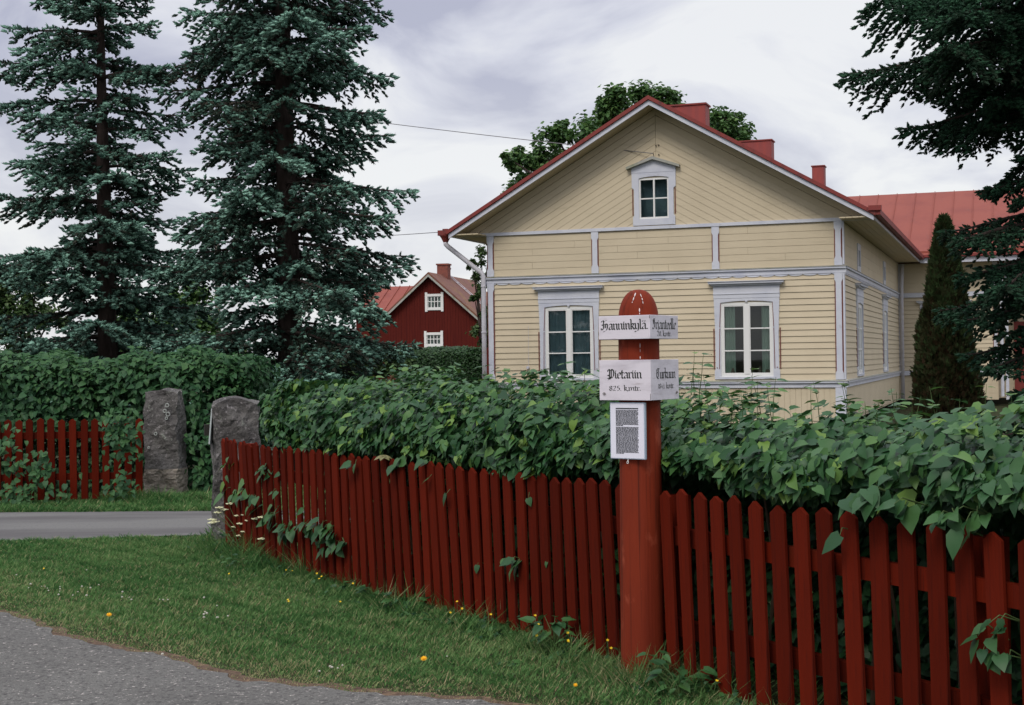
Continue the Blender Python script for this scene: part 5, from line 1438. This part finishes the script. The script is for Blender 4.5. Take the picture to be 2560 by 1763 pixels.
BLF = [(0, 1, 2, 3), (3, 2, 4)]
scatter('grass', BLV, BLF, np.concatenate([R1, R2, R3, R4, R5]), np.concatenate([L1, L2, L3, L4, L5]), M['grass'], None, var=np.concatenate([V1, V2, V3, V4, V5]), kind='stuff', label='short green turf of the verge and lawn with dry patches at the road', cat='grass')

# clover heads scattered in the turf (uncountable)
cl = []
for (x, y, sx, sy, n) in [(180,1470,60,8,22),(430,1505,40,8,10),(530,1530,30,8,12),(540,1545,10,4,3),(50,1440,8,3,1),(220,1425,6,2,1),(800,1672,14,6,5),(855,1670,10,6,3),(1120,1640,4,3,1),(700,1400,5,3,1),(250,1487,60,5,10),(60,1470,50,8,6),(430,1630,40,10,3)]:
    for i in range((n + 1) // 2):
        P_ = gnd(x + random.gauss(0, sx), y + random.gauss(0, sy), .05); cl.append((P_.x, P_.y, .048 + random.uniform(-.01, .012)))
cl = np.array(cl); SV = []; SF2 = []
for i, (p, t) in enumerate([(0, 0)]): pass
ico = bmesh.new(); bmesh.ops.create_icosphere(ico, subdivisions=1, radius=1); iv = [tuple(v.co) for v in ico.verts]; ifc = [tuple(v.index for v in f.verts) for f in ico.faces]; ico.free()
sc3 = RNG.uniform(.0035, .0075, len(cl)); scatter('clover_flowers', iv, ifc, frames(np.tile([0, 1., 0], (len(cl), 1)), np.tile([0, 0, 1.], (len(cl), 1)), sc3 * 1.3, sc3 * 1.3, sc3), cl, M['white_petal'], kind='stuff', label='tiny white clover heads sprinkled over the verge turf', cat='flowers')

# ------------------------------------------------------------------ flowers and weeds, each its own thing
def flower_head(r_, petals, h=.3):
    V_, F_ = [(0, 0, 0)], []
    for k in range(petals):
        a = 2*pi*k/petals; w = 2*pi/petals*.42; b_ = len(V_)
        V_ += [(r_*.6*cos(a-w), r_*.6*sin(a-w), h*r_*.6), (r_*cos(a), r_*sin(a), h*r_), (r_*.6*cos(a+w), r_*.6*sin(a+w), h*r_*.6)]; F_.append((0, b_, b_+1, b_+2))
    return V_, F_
def flower(name, label, cat, P_, h, r_, petals, mt, group=None, layers=1):
    root = empty(name, (P_.x, P_.y, 0), label=label, cat=cat, group=group)
    dx, dy = random.uniform(-.03, .03), random.uniform(-.02, .02)
    b = MB(); b.tube([(0, 0, 0), (dx * .3, dy * .3, h * .5), (dx, dy, h)], .0016, 5); b.build('stem', M['stem_green'], root)
    b = MB()
    for l in range(layers):
        V_, F_ = flower_head(r_ * (1 - .22 * l), petals, .25 + .35 * l)
        V_ = [(x * cos(l) - y * sin(l), x * sin(l) + y * cos(l), z + .001 * l) for x, y, z in V_]
        b.add(V_, F_)
    o = b.build('petals', mt, root); o.location = (dx, dy, h); o.rotation_euler = (radians(random.uniform(20, 55)), 0, random.uniform(-.6, .6))
    return root
flower('dandelion', 'orange yellow dandelion on a short stem near the road edge, left of the other one', 'flower', gnd(275, 1560, .0), .06, .020, 14, M['orange_yellow'], layers=3)
flower('dandelion', 'large orange yellow dandelion in the turf below the middle of the fence', 'flower', gnd(1048, 1663, .0), .035, .021, 16, M['orange_yellow'], layers=3)
flower('dandelion', 'small yellow dandelion in the turf left of the foot of the milestone post', 'flower', gnd(1438, 1728, .0), .03, .013, 14, M['orange_yellow'], layers=3)
for (x, y, dz) in [(710,1500,.03),(716,1504,.03),(760,1425,.05),(765,1427,.05),(838,1440,.06),(842,1434,.06),(846,1446,.05),(926,1458,.09),(951,1486,.05),(964,1497,.03),(1017,1520,.04),(1143,1504,.16),(1158,1521,.13),(1128,1533,.11),(1237,1535,.12),(1348,1561,.17),(1343,1590,.13),(1385,1538,.16),(1433,1582,.15),(1421,1600,.13),(1433,1604,.12),(1522,1602,.15),(1530,1622,.12),(858,1505,.03),(582,1434,.03),(105,1422,.03),(1832,1700,.14)]:
    g = gnd(x, y, dz)
    fs_ = seg_dist(np.array([[g.x, g.y]]), FL_)[0]
    if fs_ > -.06 and g.y < 13:
        P_, t, nrm = f_at_px(x, y, .14); g = P_; dz = max(.04, P_.z)
    P2_ = Vector((g.x, g.y, 0))
    flower('buttercup', 'small bright yellow buttercup in the grass along the foot of the red fence', 'flower', P2_, dz, .0095, 5, M['yellow'], group='yellow buttercups along the fence')
# cow parsley by the near gatepost
cp = empty('cow_parsley', (-2.2, 12.35, 0), label='cow parsley with flat cream flower heads in front of the near gatepost', cat='wildflower')
b = MB(); ul = []
for (x, y) in [(545,1282),(560,1275),(530,1300),(585,1258),(575,1260),(600,1310),(612,1288),(596,1290),(622,1302),(640,1298),(654,1294),(588,1318),(600,1340),(612,1330),(655,1348),(537,1305),(528,1308),(548,1270)]:
    P_ = dep(x, y, (f_at_px(x, y, .16)[0].y if x > 585 else 12.5) + random.uniform(-.04, .02)); q = P_ - Vector((-2.2, 12.35, 0))
    rt = Vector((q.x * .35 + random.uniform(-.05, .05), random.uniform(-.05, .05), 0))
    b.tube([rt, rt.lerp(q, .5) + Vector((0, 0, .03)), q - Vector((0, 0, .03))], [.004, .003, .002], 5)
    for k in range(11):
        a = k * 2.4; r2 = .035 * sqrt(k / 11) ; u_ = q + Vector((r2 * cos(a), r2 * sin(a), .008 * (1 - r2 / .035)))
        b.tube([q - Vector((0, 0, .03)), u_], .0008, 3, cap=False)
        for j in range(3): ul.append(u_ + Vector((random.uniform(-.006, .006), random.uniform(-.006, .006), random.uniform(-.001, .003))))
b.build('stems', M['stem_green'], cp)
ul = np.array([tuple(q) for q in ul]); s3 = RNG.uniform(.006, .010, len(ul)); scatter('flower_heads', iv, ifc, frames(np.tile([0, 1., 0], (len(ul), 1)), np.tile([0, 0, 1.], (len(ul), 1)), s3 * 1.2, s3 * 1.2, s3 * .5), ul, M['umbel'], cp)
ng = 500; an = RNG.uniform(0, 2*pi, ng); Lg = np.column_stack([RNG.normal(0, .25, ng), RNG.normal(0, .12, ng), RNG.uniform(.0, .22, ng)])
scatter('ferny_leaves', LEAF_S, LEAF_SF, frames(np.column_stack([np.cos(an), np.sin(an), RNG.uniform(-.2, .6, ng)]), np.tile([0, 0, 1.], (ng, 1)), .02, RNG.uniform(.05, .12, ng), .02), Lg, M['leaf'], cp, var=RNG.random(ng) * .6)
# broad-leaved weeds at the fence foot
def weed(label, x, y, n, size, h, spread, group=None):
    g = gnd(x, y, 0); f = seg_dist(np.array([[g.x, g.y]]), FL_)[0]
    if f > -.08: P_, t, nrm = f_at_px(x, y, .16); g = Vector((P_.x, P_.y, 0))
    root = empty('weed', (g.x, g.y, 0), label=label, cat='weed', group=group)
    L_, F_, N_, S_ = [], [], [], []; b = MB()
    for i in range(n):
        a = random.uniform(0, 2*pi); hh = h * random.uniform(.3, 1); rr2 = spread * random.uniform(.3, 1)
        p = Vector((rr2 * cos(a), rr2 * sin(a) * .6, hh)); b.tube([(0, 0, 0), (p.x * .4, p.y * .4, hh * .7), p], [.003, .0025, .0015], 5)
        L_.append(tuple(p)); F_.append((cos(a), sin(a), random.uniform(-.5, .2))); N_.append((random.uniform(-.3, .3), -.4, 1)); S_.append(size * random.uniform(.7, 1.2))
    b.build('stems', M['stem_green'], root); S_ = np.array(S_)
    scatter('leaves', LEAF_V, LEAF_F, frames(np.array(F_), np.array(N_, float), S_ * .8, S_, S_), np.array(L_), M['leaf'], root, var=RNG.uniform(.1, .7, n))
weed('largest broad-leaved weed with buttercups round it, just left of the milestone post', 1385, 1640, 20, .09, .22, .15)
weed('leafy weed at the fence foot below the middle of the fence', 1010, 1530, 12, .085, .13, .14)
weed('low dark weed at the fence foot between the hanging sprigs and the large dandelion', 930, 1500, 9, .08, .10, .12)
weed('pair of upright narrow leaves close to the left foot of the milestone post', 1480, 1650, 7, .08, .13, .06)
weed('dark weed with narrow leaves at the fence foot, second group right of the post', 1760, 1730, 12, .09, .16, .13)
weed('small weed with curled leaves at the fence foot right beside the post on its right', 1700, 1700, 10, .07, .2, .1)
weed('low ferny weed in the shade beneath the cow parsley flowers', 620, 1420, 16, .055, .10, .22)
weed('weed with a single broad blade at the bottom edge right of the post', 2120, 1790, 6, .12, .16, .08)
weed('flat plantain rosette in the turf in front of the large fence weed', 1270, 1665, 9, .06, .02, .05)
weed('grey green leaf rosette at the verge edge in the middle foreground', 1575, 1705, 7, .045, .03, .05)
print('objects', len(bpy.data.objects), 'polys', sum(len(m_.polygons) for m_ in bpy.data.meshes))
